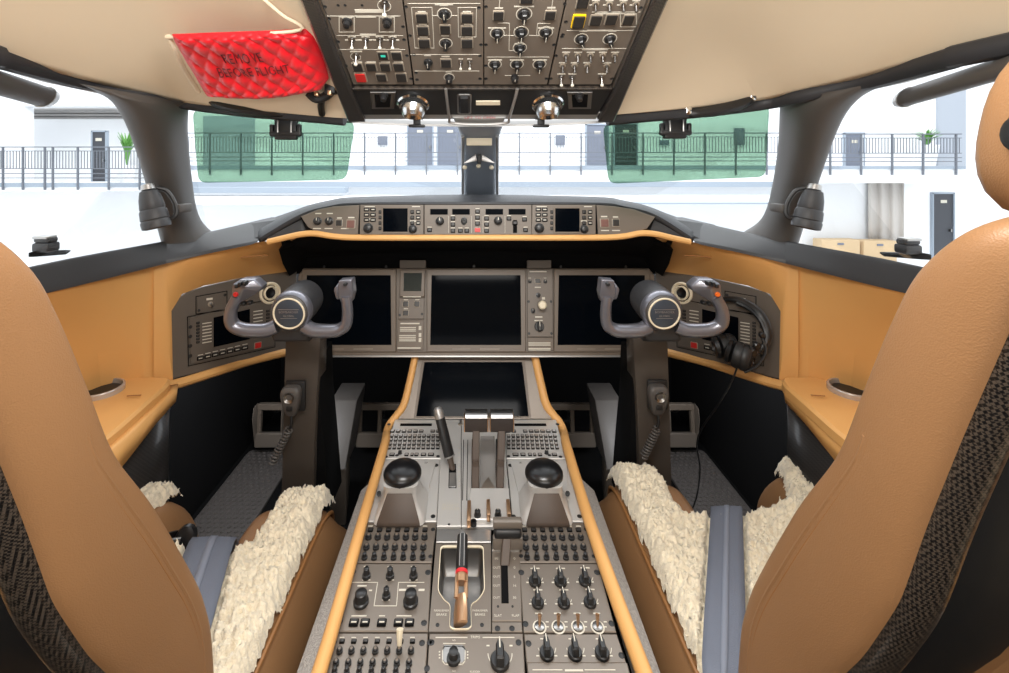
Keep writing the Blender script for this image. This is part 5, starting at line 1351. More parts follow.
# trim panel
q = pm('trim_panel', 'trim panel with a boxed rotary switch and one large pointer knob', [(429.5, 634.4), (523, 634.4), (527.5, 720), (424, 720)])
q.text('TRIMS', 475.3, 637.6, 2.8, 0.002); q.line([(436, 637.6), (467, 637.6)], 1.0, 0.002); q.line([(483, 637.6), (514, 637.6)], 1.0, 0.002)
c4 = [(444.5, 646.5), (463, 646.5), (465.2, 650), (465, 661), (462.5, 664.5), (445, 664.5), (442.4, 661), (442.6, 650)]
q.line(c4, 1.0, 0.0022, True)
q.plate('switch_well', c4, 0.001, 0.0026, 'metal', 0.0004)
q.knob(453.6, 655, 7, 'mini', 1.3, base=0.002, dash=False)
q.line([(443.5, 643.6), (465, 643.6)], 0.8, 0.002)
q.text('ND', 454, 640.8, 1.8, 0.002); q.text('NU', 454, 671.5, 2.0, 0.002)
for y in (652, 655, 658): q.dash(439.5, y, 1.4, 1.2, 0.002); q.dash(467.6, y, 1.4, 1.2, 0.002)
q.knob(500, 655, 9.6, 'pointer', 1.5, base=0.002, dash=False); u = q.uv(500, 655); q.ring(u.x, u.y, q.m(500, 655, 12), 0.0012, 0.002, -PI, 0)
q.dash(488, 645.8, 3, 1.4, 0.002); q.dash(511, 645.8, 3, 1.4, 0.002); q.text('RUDDER', 475, 672.2, 2.2, 0.002)
for x, y in ((431.5, 642), (518.5, 642), (427, 668)): q.screw(x, y, 3, 0.002)
q.done()

# ================================================================ CONTROL YOKES
for sx, nm in ((-1, 'left'), (1, 'right')):
    def pp(px, py, Y): return P(SX(sx, px), py, Y) if sx < 0 else P(SX(sx, px) + 1.2, py, Y)
    hub = pp(290, 314, 1.105)
    t = thing('control_yoke', 'polished grey control yoke on its brown column in front of the %s seat' % nm, 'control yoke', (hub.x, hub.y, 0.0))
    o0 = Vector(t.location)
    r_ = lambda *a: pp(*a) - o0
    # column
    cols = []
    for y, px, Y, hw, dp in ((331, 303, 1.23, 0.047, 0.04), (345, 302.5, 1.23, 0.048, 0.06), (400, 300, 1.235, 0.046, 0.08), (440, 298.5, 1.24, 0.045, 0.10), (480, 297.5, 1.245, 0.045, 0.12), (620, 292, 1.25, 0.045, 0.15)):
        c = r_(px, y, Y)
        if y == 620: c.z = 0.005
        q = rnd([(-hw, 0), (hw, 0), (hw, dp), (-hw, dp)], 0.006, 2)
        cols.append([c + Vector((a[0], a[1], 0)) for a in q])
    MB().loft(cols, closed=True, caps=True).build('column', M['colm'], t)
    # dark gaiter on the inner side of the column
    cols = []
    for y, px, Y, hw in ((352, 321, 1.285, 0.008), (400, 320, 1.29, 0.016), (440, 321, 1.30, 0.024), (500, 323, 1.31, 0.032)):
        c = r_(px, y, Y); q = rnd([(-hw, -0.04), (hw, -0.04), (hw, 0.08), (-hw, 0.08)], 0.006, 2)
        cols.append([c + Vector((a[0], a[1], 0)) for a in q])
    MB().loft(cols, closed=True, caps=True).build('column_gaiter', M['flat'], t)
    # hub: barrel running forward from the face
    front = r_(290, 312.5, 1.10); back = Vector((front.x + (-sx) * -0.0, front.y, front.z))
    axis = Vector((-sx * -0.0, 1, 0.08)).normalized()
    Z = -axis; Xa = Vector((1, 0, 0)); Ya = Z.cross(Xa).normalized(); Xa = Ya.cross(Z)
    T = Matrix(((Xa.x, Ya.x, Z.x, front.x), (Xa.y, Ya.y, Z.y, front.y), (Xa.z, Ya.z, Z.z, front.z), (0, 0, 0, 1)))
    k = 1.10 / F
    MB().lathe([(16.5 * k, -0.105), (19.5 * k, -0.10), (20.5 * k, -0.06), (20.3 * k, -0.03), (19.8 * k, -0.016)], 40, T).build('hub_barrel', M['sill'], t)
    MB().lathe([(20.4 * k, -0.020), (20.6 * k, -0.012), (19.6 * k, -0.004), (18.0 * k, 0.001), (17.2 * k, -0.002)], 44, T).build('hub_rim', M['yoke'], t)
    MB().lathe([(18.0 * k, -0.006), (17.4 * k, 0.004), (16.3 * k, 0.0062)], 44, T).build('hub_collar', M['pillar'], t)
    MB().lathe([(16.2 * k, 0.002), (16.0 * k, 0.008), (15.2 * k, 0.0088), (14.4 * k, 0.0078), (14.2 * k, 0.004)], 44, T).build('hub_ring', M['ivory'], t)
    MB().lathe([(14.3 * k, 0.002), (14.1 * k, 0.0068), (13.0 * k, 0.0080), (0.001, 0.0084)], 40, T).build('hub_cap', M['hubc'], t)
    b = MB()
    for body, yy, sz in (('BOMBARDIER', 0.004, 0.0078), ('GLOBAL', -0.0055, 0.0072)):
        vs, fs = text_geo(body, sz); b.add([T @ (v + Vector((0, yy, 0.0088))) for v in vs], fs)
    b.prism(rect(0, 0.0105, 0.05, 0.0011), 0.0082, 0.0090, M4=T); b.prism(rect(0, -0.0115, 0.04, 0.0009), 0.0082, 0.0090, M4=T)
    b.build('hub_lettering', M['silver'], t, smooth=0)
    # bracket under the hub
    b = MB(); R = []
    for px, dpx in ((0, 0),):
        pass
    b.hull([r_(x, y, Y) for x, y, Y in ((270, 331, 1.12), (311, 331, 1.12), (273, 341.5, 1.13), (307, 341.5, 1.13), (275, 318, 1.13), (306, 318, 1.13), (276, 331, 1.22), (314, 331, 1.22), (278, 341, 1.22), (312, 341, 1.22))], 0.006)
    b.build('hub_bracket', M['sill'], t)
    # horns
    def horn(q, r, name):
        pth = smooth_path([r_(*a) for a in q], 5)
        n = len(pth); rs = [r[0] + (r[1] - r[0]) * i / (n - 1) for i in range(n)]
        MB().tube(pth, rs, 14, flat=0.85).build(name, M['yoke'], t)
    horn([(276, 326, 1.125), (266, 330, 1.118), (252, 330.5, 1.112), (241, 329, 1.108), (233, 324.5, 1.105), (230.5, 317, 1.10), (232, 308, 1.097), (235.5, 301, 1.092), (238, 296, 1.09)], (0.0185, 0.0145), 'outer_horn')
    horn([(305, 326, 1.125), (313, 330, 1.12), (326, 331, 1.115), (338, 330, 1.112), (345.5, 325, 1.108), (347.5, 316, 1.104), (347, 305, 1.10), (346, 296, 1.098)], (0.0185, 0.0145), 'inner_horn')
    # grips: the outer with trim switches, the inner smaller
    H = [r_(*a) for a in ((232.5, 284, 1.075), (240, 279.5, 1.08), (254, 279.5, 1.085), (262, 286.5, 1.09), (260, 291, 1.09), (249, 297.5, 1.09), (238, 304, 1.09), (231, 301, 1.085))]
    hd = MB().hull([v for v in H] + [v + Vector((0, 0.032, 0.0)) for v in H] + [r_(243, 288, 1.068)], 0.008, 3).build('outer_grip', M['yoke'], t, smooth=60)
    H = [r_(*a) for a in ((338.5, 281, 1.085), (351.5, 280, 1.085), (353, 294, 1.09), (351, 303, 1.095), (341, 303, 1.095), (338, 296, 1.09))]
    MB().hull(H + [v + Vector((0, 0.034, 0)) for v in H], 0.006, 3).build('inner_grip', M['yoke'], t, smooth=60)
    H = [r_(*a) for a in ((333, 290, 1.10), (338, 283, 1.10), (341, 300, 1.105), (336, 300, 1.105))]
    MB().hull(H + [v + Vector((0, 0.03, 0)) for v in H], 0.005, 3).build('trigger_guard', M['yoke'], t, smooth=60)
    def dot(px, py, Y, r, m, name, h=0.007):
        c = r_(px, py, Y); MB().lathe([(r, -0.008), (r, h * 0.6), (r * 0.8, h), (0.0005, h * 1.05)], 16, Matrix.Translation(c) @ Matrix.Rotation(PI / 2, 4, 'X')).build(name, M[m], t)
    dot(345.5, 284, 1.082, 0.0045, 'black', 'thumb_button')
    dot(236.5, 294, 1.079, 0.0062, 'redp' if sx < 0 else 'orange', 'red_button' if sx < 0 else 'orange_button')
    for x, y in ((237.5, 285.5), (241, 283.5), (245.5, 283)):
        c = r_(x, y, 1.068); MB().box(c, (0.007, 0.018, 0.010), bevel=0.002).build('trim_switch', M['black'], t)
    for x, y in ((244, 303.5), (250, 302.5)):
        c = r_(x, y, 1.10); MB().box(c, (0.011, 0.016, 0.009), bevel=0.003).build('trigger', M['black'], t)
    # hand microphone clipped to the column
    m0 = P(292.5, 399, 1.21)
    if sx > 0: m0 = P(656.5, 398, 1.21)
    t2 = thing('hand_microphone', 'grey hand microphone with coiled cord clipped to the %s yoke column' % nm, 'microphone', m0)
    s_ = 1.21 / F
    rows = []
    for z, hw, dp in ((-16, 3.8, 4), (-13, 6, 6), (-4, 8.2, 8), (5, 10, 9), (11, 9.6, 9), (15, 7, 7)):
        q = rnd([(-hw, -dp), (hw, -dp), (hw, 2), (-hw, 2)], 3.2, 4)
        rows.append([Vector((a[0] * s_, a[1] * s_, z * s_)) for a in q])
    MB().loft(rows, closed=True, caps=True).build('housing', M['pillar'], t2, mods=[('sub', 1)])
    MB().lathe([(5.4 * s_, 0), (5.0 * s_, 2 * s_), (3.6 * s_, 1.0 * s_), (0.001, -0.5 * s_)], 24, Matrix.Translation((0, -8.2 * s_, 5.5 * s_)) @ Matrix.Rotation(PI / 2, 4, 'X')).build('talk_button', M['metal'], t2)
    MB().box((0, -7.6 * s_, -5.5 * s_), (6 * s_, 1.5 * s_, 5 * s_), bevel=0.0015).build('speaker_slots', M['black'], t2)
    MB().box((2 * s_, 3 * s_, 2 * s_), (20 * s_, 4 * s_, 30 * s_), bevel=0.004).build('holder', M['black'], t2)
    MB().tube(smooth_path([Vector((0, -3 * s_, -15 * s_)), Vector((0.5 * s_, -4 * s_, -22 * s_)), Vector((-1 * s_, -4 * s_, -27 * s_))], 4), 1.4 * s_, 8).build('cord', M['black'], t2)
    e0 = Vector((-1 * s_, -5 * s_, -27 * s_)); e1 = Vector(((-18 if sx < 0 else -15) * s_, -5 * s_, (-60 if sx < 0 else -56) * s_))
    d = (e1 - e0); a1 = d.normalized(); a2 = a1.orthogonal().normalized(); a3 = a1.cross(a2)
    pth = [e0 + d * (i / 220) + (a2 * math.cos(i * 2 * PI / 20) + a3 * math.sin(i * 2 * PI / 20)) * 3.2 * s_ for i in range(221)]
    MB().tube(pth, 1.0 * s_, 6).build('coiled_cord', M['pillar'], t2)

# ================================================================ RUDDER PEDALS, SHROUDS AND MATS
for sx, nm in ((-1, 'left'), (1, 'right')):
    for io, cpx, cl in (('outer', 270, 'footwell wall'), ('inner', 379, 'pedestal')):
        Y = 1.92; s_ = Y / F
        c = P(SX(sx, cpx), 446, Y)
        t = thing('rudder_pedal', 'grey slotted rudder pedal of the %s seat on the side of the %s' % (nm, cl), 'pedal', c)
        W = 22 if io == 'inner' else 14
        MB().prism(rnd([(-W * s_, 0), (W * s_, 0), (W * s_, 13 * s_), (-W * s_, 13 * s_)], 0.008), 0, 0.02, 0.003, M4=Matrix.Rotation(PI / 2 - 0.2, 4, 'X')).build('heel_pad', M['ped'], t)
        fr = Matrix.Translation((0, 0.012, 0)) @ Matrix.Rotation(PI / 2 - 0.12, 4, 'X')
        b = MB()
        b.prism(rnd([(-W * s_, 34 * s_), (W * s_, 34 * s_), (W * s_, 40 * s_), (-W * s_, 40 * s_)], 0.006), 0, 0.022, 0.003, M4=fr)
        xs = (-W + 2, 0, W - 2) if io == 'inner' else (-W + 2, W - 2)
        for x in xs: b.prism(rnd([((x - 2) * s_, 12 * s_), ((x + 2) * s_, 12 * s_), ((x + 2) * s_, 35 * s_), ((x - 2) * s_, 35 * s_)], 0.003), 0, 0.018, 0.003, M4=fr)
        b.build('pedal_frame', M['panel'], t)
        for k in (-1, 1):
            b = MB(); b.hull([Vector((k * (W + 0.6) * s_, y, z * s_)) for y, z in ((-0.01, 0), (0.05, 0), (0.02, 41), (-0.02, 40), (-0.03, 30))] + [Vector((k * (W - 0.2) * s_, y, z * s_)) for y, z in ((-0.01, 0), (0.05, 0), (0.02, 41), (-0.02, 40), (-0.03, 30))], 0.002)
            b.build('side_flange', M['ped'], t)
        b = MB(); b.tube([(0, 0.06, 30 * s_), (0, 0.16, 20 * s_), (0, 0.22, -c.z + 0.05)], 0.018, 10); b.build('pedal_arm', M['black'], t)
        b = MB(); b.box((0, 0.22, -c.z + 0.03), (0.06, 0.08, 0.06), bevel=0.01); b.build('pivot', M['black'], t)
    # shroud between column and inner pedal
    t = thing('column_shroud', 'grey metal shroud between the %s yoke column and the inner rudder pedal' % nm, 'shroud', P(SX(sx, 325), 470, 1.6))
    t.location.z = 0
    def q(px, py, Y): return P(SX(sx, px), py, Y) - Vector(t.location)
    top = [q(331, 400, 1.75), q(357, 400, 1.75)]; mid = [q(331, 420, 1.7), q(354, 420, 1.7)]; low = [q(327, 470, 1.55), q(345, 470, 1.55)]
    b = MB(); b.hull([v for v in top + mid + low] + [v + Vector((0, 0.14, 0)) for v in top + mid + low], 0.004); b.build('upper_shroud', M['pillar'], t)
    b = MB(); b.hull([q(326, 470, 1.56), q(346, 470, 1.56), q(329, 434, 1.65), q(350, 434, 1.65)] + [Vector((x.x, x.y, -0.0)) for x in (q(326, 470, 1.56), q(346, 470, 1.56), q(329, 434, 1.78), q(350, 434, 1.78))], 0.004); b.build('lower_shroud', M['panel_d'], t)
    # studded mat
    t = thing('floor_mat', 'grey studded floor mat leading to the rudder pedals in the %s footwell' % nm, 'mat', (sx * 0.88, 1.6, 0.0))
    x0, x1, y0, y1 = -0.105, 0.11, -0.62, 0.36
    b = MB(); b.prism(rnd([(x0, y0), (x1, y0), (x1, y1), (x0, y1)], 0.03), 0.001, 0.012, 0.003); b.build('mat_base', M['mat_'], t)
    b = MB(); r = 0.0085
    yy = y0 + 0.02; row = 0
    while yy < y1 - 0.015:
        xx = x0 + 0.014 + (0.0115 if row % 2 else 0)
        while xx < x1 - 0.012:
            n_ = 8
            rr = [[Vector((xx + rad * math.cos(2 * PI * k / n_), yy + rad * math.sin(2 * PI * k / n_), h)) for k in range(n_)] for rad, h in ((r, 0.012), (r * 0.8, 0.0155), (r * 0.3, 0.0165))]
            b.loft(rr, closed=True); b.f.append(tuple(range(len(b.v) - n_, len(b.v)))); b.m.append(0)
            xx += 0.023
        yy += 0.020; row += 1
    b.build('studs', M['mat_'], t)

# ================================================================ SEATS
CXS = 0.605
for sx, nm, dy in ((-1, 'left', 0.0), (1, 'right', 0.085)):
    t = thing('pilot_seat', 'tan leather pilot seat %s of the pedestal with carbon back frame' % nm, 'seat', (sx * CXS, 0.62, 0.0))
    o0 = Vector(t.location)
    def W(x, y, z): return Vector((sx * x, y, EYE + z)) - o0     # x measured outward from the aisle
    fz = [(.13, .27), (-.0, .315), (-.03, .322), (-.0545, .342), (-.0666, .358), (-.0836, .370), (-.1018, .3785), (-.15, .3996), (-.2115, .423), (-.2735, .4450), (-.305, .4596), (-.35, .489), (-.393, .5143), (-.469, .553), (-.562, .598), (-.632, .6195), (-.701, .624), (-.80, .624)]
    rz = [(.13, .2), (-.02, .288), (-.06, .30), (-.124, .320), (-.2, .345), (-.295, .374), (-.394, .400), (-.484, .438), (-.6, .50), (-.70, .555), (-.80, .585)]
    def ip(tab, z):
        for (z0, y0), (z1, y1) in zip(tab, tab[1:]):
            if z <= z0 and z >= z1: return y0 + (y1 - y0) * (z - z0) / (z1 - z0) + (.005 if tab is fz else 0)
        return tab[-1][1] if z < tab[-1][0] else tab[0][1]
    zs = [-.030, -.034, -.043, -.058] + [-.09 - .03 * k for k in range(22)] + [-.76]
    R = []
    for i, z in enumerate(zs):
        y1 = ip(fz, z); y0 = ip(rz, z)
        sh = (0.05, 0.03, 0.012, 0.003)[i] if i < 4 else 0.0      # rounded shoulder
        ed = 0.36 + sh; far = 0.85 - sh
        mid = (y0 + y1) / 2; hy = (y1 - y0) / 2 * (0.35, 0.7, 0.93, 1)[i] if i < 4 else (y1 - y0) / 2
        ring = []
        nseg = 8; rr = min(0.035, hy * 0.9)
        for cx_, cy_, a0 in ((ed + rr, mid + hy - rr, PI), (ed + rr, mid - hy + rr * .5, PI * 1.5), (far - rr, mid - hy + rr * .5, 0), (far - rr, mid + hy - rr, PI * .5)):
            pass
        # inner face is gently crowned, front edge rounder than the rear
        prof = [(far, mid + hy * .5), (far, mid - hy * .5), (far - .02, mid - hy), (far - .05, mid - hy + .03), (0.60, mid - hy + .03), (ed + .075, mid - hy + .03), (ed + .055, mid - hy), (ed + .020, mid - hy * .98), (ed + .008, mid - hy * .85), (ed - .002, mid - hy * .2), (ed - .003, mid + hy * .25), (ed - .001, mid + hy * .7), (ed + .004, mid + hy * .9), (ed + .016, mid + hy * 1.01), (ed + .07, mid + hy * .98), (0.60, mid + hy * .75), (far - .07, mid + hy * .97), (far - .02, mid + hy)]
        R.append([W(x, y, z) for x, y in prof])
    MB().loft(R, closed=True, caps=True).build('backrest', M['seat'], t, smooth=80, mods=[('sub', 2)])
    # piping along the inner bolster
    def edge(off, x):
        out = []
        for z in (-.25, -.28, -.34, -.41, -.48, -.55, -.62, -.70):
            out.append(W(x, ip(fz, z) - .010 - off * (0.4 + min(1, max(0, (-z - .05) / .35)) * .6), z))
        return smooth_path(out, 4)
    MB().tube(edge(0.022, 0.3600), 0.0030, 8).build('piping', M['seat'], t)
    MB().tube(edge(0.029, 0.3590), 0.0016, 6).build('seam', M['seam'], t)
    # carbon hoop along the rear edge
    R = []
    for z in [-.03, -.06] + [-.09 - .035 * k for k in range(17)] + [-.69]:
        y0 = ip(rz, z)
        prof = [(.380, y0 + .012), (.382, y0 - .002), (.390, y0 - .008), (.398, y0 - .010), (.406, y0 - .008), (.412, y0 + .002), (.414, y0 + .02), (.412, y0 + .04)]
        R.append([W(x, y, z) for x, y in prof])
    MB().loft(R).build('back_frame', M['carbon'], t, mods=[('sub', 1), ('solid', 0.004, 0)])
    R = []
    for z in [-.03, -.06] + [-.09 - .035 * k for k in range(17)] + [-.69]:
        y0 = ip(rz, z)
        R.append([W(1.21 - x, y, z) for x, y in [(.380, y0 + .012), (.382, y0 - .002), (.390, y0 - .008), (.398, y0 - .010), (.406, y0 - .008), (.412, y0 + .002), (.414, y0 + .02), (.412, y0 + .04)]])
    MB().loft(R).build('back_frame', M['carbon'], t, mods=[('sub', 1), ('solid', 0.004, 0)])
    R = []
    for z in [-.05 - .04 * k for k in range(18)]:
        y0 = ip(rz, z)
        R.append([W(x, y, z) for x, y in ((.40, y0 + .03), (.47, y0 + .016), (.60, y0 + .008), (.74, y0 + .016), (.81, y0 + .03))])
    MB().loft(R).build('back_panel', M['black'], t, mods=[('solid', 0.006, 0)])
    # padded centre of the seat back
    R = []
    for z in [-.16, -.17, -.2] + [-.24 - .05 * k for k in range(9)] + [-.66, -.67]:
        y0 = ip(rz, z); e = 0.3 if z > -.165 or z < -.665 else 1
        R.append([W(x, y, z) for x, y in ((.523, y0 + .02), (.525, y0 + .02 - .018 * e), (.54, y0 + .02 - .026 * e), (.605, y0 + .02 - .028 * e), (.67, y0 + .02 - .026 * e), (.685, y0 + .02 - .018 * e), (.687, y0 + .02))])
    MB().loft(R, caps=True).build('back_pad', M['seat'], t, mods=[('sub', 1)])
    # headrest
    rows = []
    for k in range(13):
        f = k / 12; z = -.047 + .156 * f
        s_ = (1 - abs(2 * f - 1) ** 2.6) ** 0.42 if 0 < f < 1 else 0.12
        hx = 0.220 * (0.72 + 0.28 * s_); hy = 0.058 * max(0.2, s_); yc = .338 - .03 * f
        ring = []
        for j in range(28):
            a = 2 * PI * j / 28
            ca, sa = math.cos(a), math.sin(a)
            ring.append(W(CXS + hx * math.copysign(abs(ca) ** 0.55, ca), yc + hy * math.copysign(abs(sa) ** 0.7, sa), z))
        rows.append(ring)
    MB().loft(rows, closed=True, caps=True).build('headrest', M['seat'], t, smooth=80)
    for k in (-1, 1):
        c = W(CXS + k * 0.224, .312, .022)
        b = MB(); b.lathe([(0.014, -0.004), (0.014, 0.002), (0.010, 0.004), (0.0005, 0.004)], 20, Matrix.Translation(c) @ Matrix.Rotation(-PI / 2 * k * (1 if sx > 0 else -1) * -1, 4, 'Y')); b.build('headrest_knob', M['black'], t)
        b = MB(); b.tube([W(CXS + k * .09, .33, -.06), W(CXS + k * .09, .325, 0)], 0.008, 10); b.build('headrest_post', M['metal'], t)
    # cushion: base plus two thigh supports with a gap for the yoke column
    yF = 1.12 + dy
    def pad(name, x0, x1, yr, yf, ztop, zbot, crest, taper=0.0):
        R = []
        n = 16
        for k in range(n + 1):
            f = k / n; y = yr + (yf - yr) * f
            fr_ = max(0.0, (f - 0.80) / 0.20)            # rounded nose
            dz = 0.075 * fr_ ** 2.2; up = 0.03 * fr_ ** 2
            a, c = x0 + taper * f, x1; q_ = 1.0 if x0 < .5 else .2
            zt = ztop - dz; zb = min(zbot + up, zt - .03)
            R.append([W(x, y, z) for x, z in ((a - .030 * q_, zb), (a - .036 * q_, zb + .05), (a - .022 * q_, (zt + zb) / 2 + .02), (a + .006, zt - .035), (a + .03, zt - .004 + crest), (a + .055, zt + .002), ((a + c) / 2, zt - .004), (c - .05, zt - .002), (c - .025, zt - .01), (c - .006, zt - .04), (c, (zt + zb) / 2), (c - .004, zb))])
        last = R[-1]; cen = sum(last, Vector((0, 0, 0))) / len(last)
        for s__, dy_ in ((0.85, 0.012), (0.5, 0.02)):
            R.append([cen + (v - cen) * s__ + Vector((0, dy_, 0)) for v in last])
        return MB().loft(R, closed=True, caps=True).build(name, M['seat'], t, smooth=80, mods=[('sub', 1)])
    pad('thigh_support', .335, .532, .55 + dy, yF, -.792, -1.02, .006)
    pad('thigh_support', .672 if sx < 0 else .690, .885, .55 + dy, yF - .03, -.756, -1.02, .006, 0 if sx < 0 else .045)
    b = MB(); b.box(W(CXS, .74 + dy * .7, -.93), (.36, .40, .20), bevel=0.03, seg=4); b.build('seat_cushion', M['seat'], t, smooth=80)
    b = MB(); b.box(W(CXS, .80 + dy, -1.10), (.46, .5, .16), bevel=0.02); b.build('seat_pan', M['black'], t)
    for k in (-1, 1): b = MB(); b.box(W(CXS + k * .16, .82 + dy, -1.215), (.05, .62, .07), bevel=0.005); b.build('seat_rail', M['metal'], t)
    # piping on the thigh support next to the pedestal
    MB().tube(smooth_path([W(.352, .56 + dy, -.808), W(.350, .8 + dy, -.808), W(.350, yF - .12, -.812), W(.352, yF - .03, -.842), W(.36, yF + .012, -.89)], 5), 0.0045, 8).build('cushion_piping', M['seam'], t)
    # crotch strap
    hw_ = .046 if sx < 0 else .035
    cs = lambda y: (.552 if sx < 0 else .580) + (min(y, .955 + dy) - (.955 + dy)) * (.32 if sx < 0 else .57)
    rows = []
    for y, z in ((.56 + dy, -.762), (.65 + dy, -.763), (.8 + dy, -.766), (.90 + dy, -.767), (.945 + dy, -.775), (.962 + dy, -.812), (.966 + dy, -.87), (.964 + dy, -.98)):
        rows.append([W(cs(y) + q_ * hw_, y, z + (.0015 if abs(q_) < .5 else 0)) for q_ in (-1, -.16, .16, 1)])
    MB().loft(rows).build('seat_strap', M['belt'], t, mods=[('sub', 1), ('solid', 0.004, 0)])
    MB().loft([[r[1] + Vector((0, 0, .003)), r[2] + Vector((0, 0, .003))] for r in rows[:6]]).build('strap_stripe', mat('webbing_stripe', (124, 130, 144), 0.7), t, mods=[('sub', 1), ('solid', 0.002, 0)])
    if sx < 0:
        # buckle and black straps lying at the edge of the gap
        MB().tube(smooth_path([W(.70, .86, -.79), W(.685, .93, -.79), W(.665, .985, -.81), (W(.655, 1.0, -.83))], 5), 0.014, 8, flat=0.35).build('lap_belt', M['black'], t)
        MB().tube(smooth_path([W(.675, .90, -.80), W(.655, .95, -.80), W(.635, .965, -.805)], 5), 0.013, 8, flat=0.4).build('lap_belt', M['silver'], t)
        MB().lathe([(0.022, 0), (0.024, 0.006), (0.019, 0.014), (0.012, 0.016), (0.0005, 0.015)], 24, Matrix.Translation(W(.632, .985, -.815)) @ Matrix.Rotation(0.9, 4, 'X')).build('buckle', M['black_s'], t)
    # sheepskin: one fleece covering both thigh supports and the cushion
    tw = thing('sheepskin_cover', 'cream sheepskin lying over the cushion of the %s pilot seat' % nm, 'sheepskin', (sx * CXS, 0.8 + dy, EYE - .79))
    ow = Vector(tw.location)
    xa, xb, ca, cb_, yc, ya = .352, .868, .468, (.705 if sx < 0 else .755), .925 + dy, .56 + dy
    st = 0.0030
    nx = int((xb - xa) / st); ny = int((yF + .012 - ya) / st)
    idx = {}; vs = []; fs = []
    cbf = lambda y: cb_ if sx < 0 else .700 + .075 * max(0, min(1, (y - yc) / (yF - .04 - yc)))
    def inside(x, y): return not (ca < x < cbf(y) and y > yc) and (y < yF + .010) and not (x > .69 and y > yF - .035)
    def dist(x, y):
        d = min(x - xa, xb - x, yF + .012 - y + .0)
        if x > .69: d = min(d, yF - .033 - y)
        ddx = max(ca - x, 0, x - cbf(y)); ddy = max(yc - y, 0)
        return min(d, math.hypot(ddx, ddy))
    rr = random.Random(3)
    for j in range(ny + 1):
        for i in range(nx + 1):
            x = xa + (xb - xa) * i / nx; y = ya + (yF + .012 - ya) * j / ny
            if not inside(x, y): continue
            d = max(0, dist(x, y))
            base = -.782 if x < .6 else -.782 + .036 * min(1, max(0, (x - .62) / .08))
            if y < yc + .06 and abs(x - cs(y)) < hw_ + .008: base -= .016
            if x < .6: base += .0
            if x < .41: base += .004
            nose = max(0, (y - (yF - .10)) / .11) if x < .6 else max(0, (y - (yF - .13)) / .11)
            z = base - .055 * nose ** 2.2
            n1 = noise.noise(Vector((x * 55, y * 55, 1.7 * sx))); n2 = noise.noise(Vector((x * 140, y * 140, 9.1))); n3 = noise.noise(Vector((x * 320, y * 320, 4.3)))
            fl = .0085 * (0.5 + n1) + .0105 * n2 + .0078 * n3
            z += fl + .012 - .034 * (1 - min(d / .022, 1)) ** 2
            jx = .0016 * noise.noise(Vector((x * 200, y * 200, 30))) + (.003 * n1 * (d < .02)); jy = .0016 * noise.noise(Vector((x * 200, y * 200, 50))) + (.003 * n2 * (d < .02))
            idx[(i, j)] = len(vs); vs.append(W(x + jx, y + jy, z) + o0 - ow)
    for j in range(ny):
        for i in range(nx):
            k4 = [(i, j), (i + 1, j), (i + 1, j + 1), (i, j + 1)]
            if all(k in idx for k in k4): fs.append(tuple(idx[k] for k in k4))
    MB().add(vs, fs).build('fleece', M['wool'], tw, smooth=120)
    # wool locks standing out of the fleece: short bent tufts
    b = MB(); rr = random.Random(11)
    keys = list(range(len(vs)))
    for _ in range(1500):
        v = vs[rr.choice(keys)]
        a = rr.uniform(0, 2 * PI); L = rr.uniform(.003, .005); w_ = rr.uniform(.0008, .0014)
        dv = Vector((math.cos(a), math.sin(a), 0)); sd = Vector((-dv.y, dv.x, 0))
        p0 = v - Vector((0, 0, .002)); p1 = p0 + dv * L * .35 + Vector((0, 0, L * .6)); p2 = p0 + dv * L * .95 + Vector((0, 0, L * .55))
        b.add([p0 - sd * w_, p0 + sd * w_, p0 - dv * w_, p1 - sd * w_, p1 + sd * w_, p1 - dv * w_ + Vector((0, 0, w_)), p2], [(0, 1, 4, 3), (1, 2, 5, 4), (2, 0, 3, 5), (3, 4, 6), (4, 5, 6), (5, 3, 6)])
    o = b.build('wool_locks', M['wool'], tw, smooth=120); o['kind'] = 'stuff'

# ================================================================ HEADSET ON THE RIGHT CONSOLE
t = thing('headset', 'black headset hanging on the right side console with its cable trailing down', 'headset', P(745, 345, 1.27))
o0 = Vector(t.location)
def h(px, py, Y): return P(px, py, Y) - o0
band = smooth_path([h(718, 300, 1.33), h(733, 299, 1.30), h(748, 304, 1.27), (h(760, 314, 1.235)), h(767, 328, 1.215), h(767, 342, 1.20), h(758, 352, 1.20)], 6)
MB().tube(band, [0.006 + 0.006 * math.sin(PI * i / (len(band) - 1)) for i in range(len(band))], 10, flat=0.8).build('headband', M['black'], t)
MB().tube([v + Vector((-.006, -.004, -.008)) for v in band[8:-6]], 0.007, 8).build('headband_pad', M['knob'], t)
for (px, py, Y), (ax), r in (((727, 346, 1.28), Vector((.95, -.2, .2)), 0.034), ((741, 356, 1.21), Vector((.75, -.62, -.2)), 0.036)):
    c = h(px, py, Y); q = ax.normalized().to_track_quat('Z', 'Y').to_matrix().to_4x4(); q.translation = c
    MB().lathe([(r * .6, -.022), (r * .95, -.016), (r, -.006), (r * .94, .002), (r * .99, .006), (r * .96, .016), (r * .8, .024), (r * .4, .026), (0.0005, .026)], 30, q).build('ear_cup', M['black'], t)
    MB().lathe([(r * .62, -.020), (r * .9, -.024), (r * .8, -.034), (r * .5, -.036), (r * .4, -.026)], 26, q).build('ear_cushion', M['knob'], t)
    MB().lathe([(r * .35, .0262), (r * .3, .029), (0.0005, .029)], 20, q).build('cup_badge', M['black_s'], t)
MB().tube(smooth_path([h(758, 352, 1.2), h(752, 348, 1.195), h(748, 356, 1.19), h(752, 364, 1.19)], 5), 0.006, 8).build('yoke_arm', M['black_s'], t)
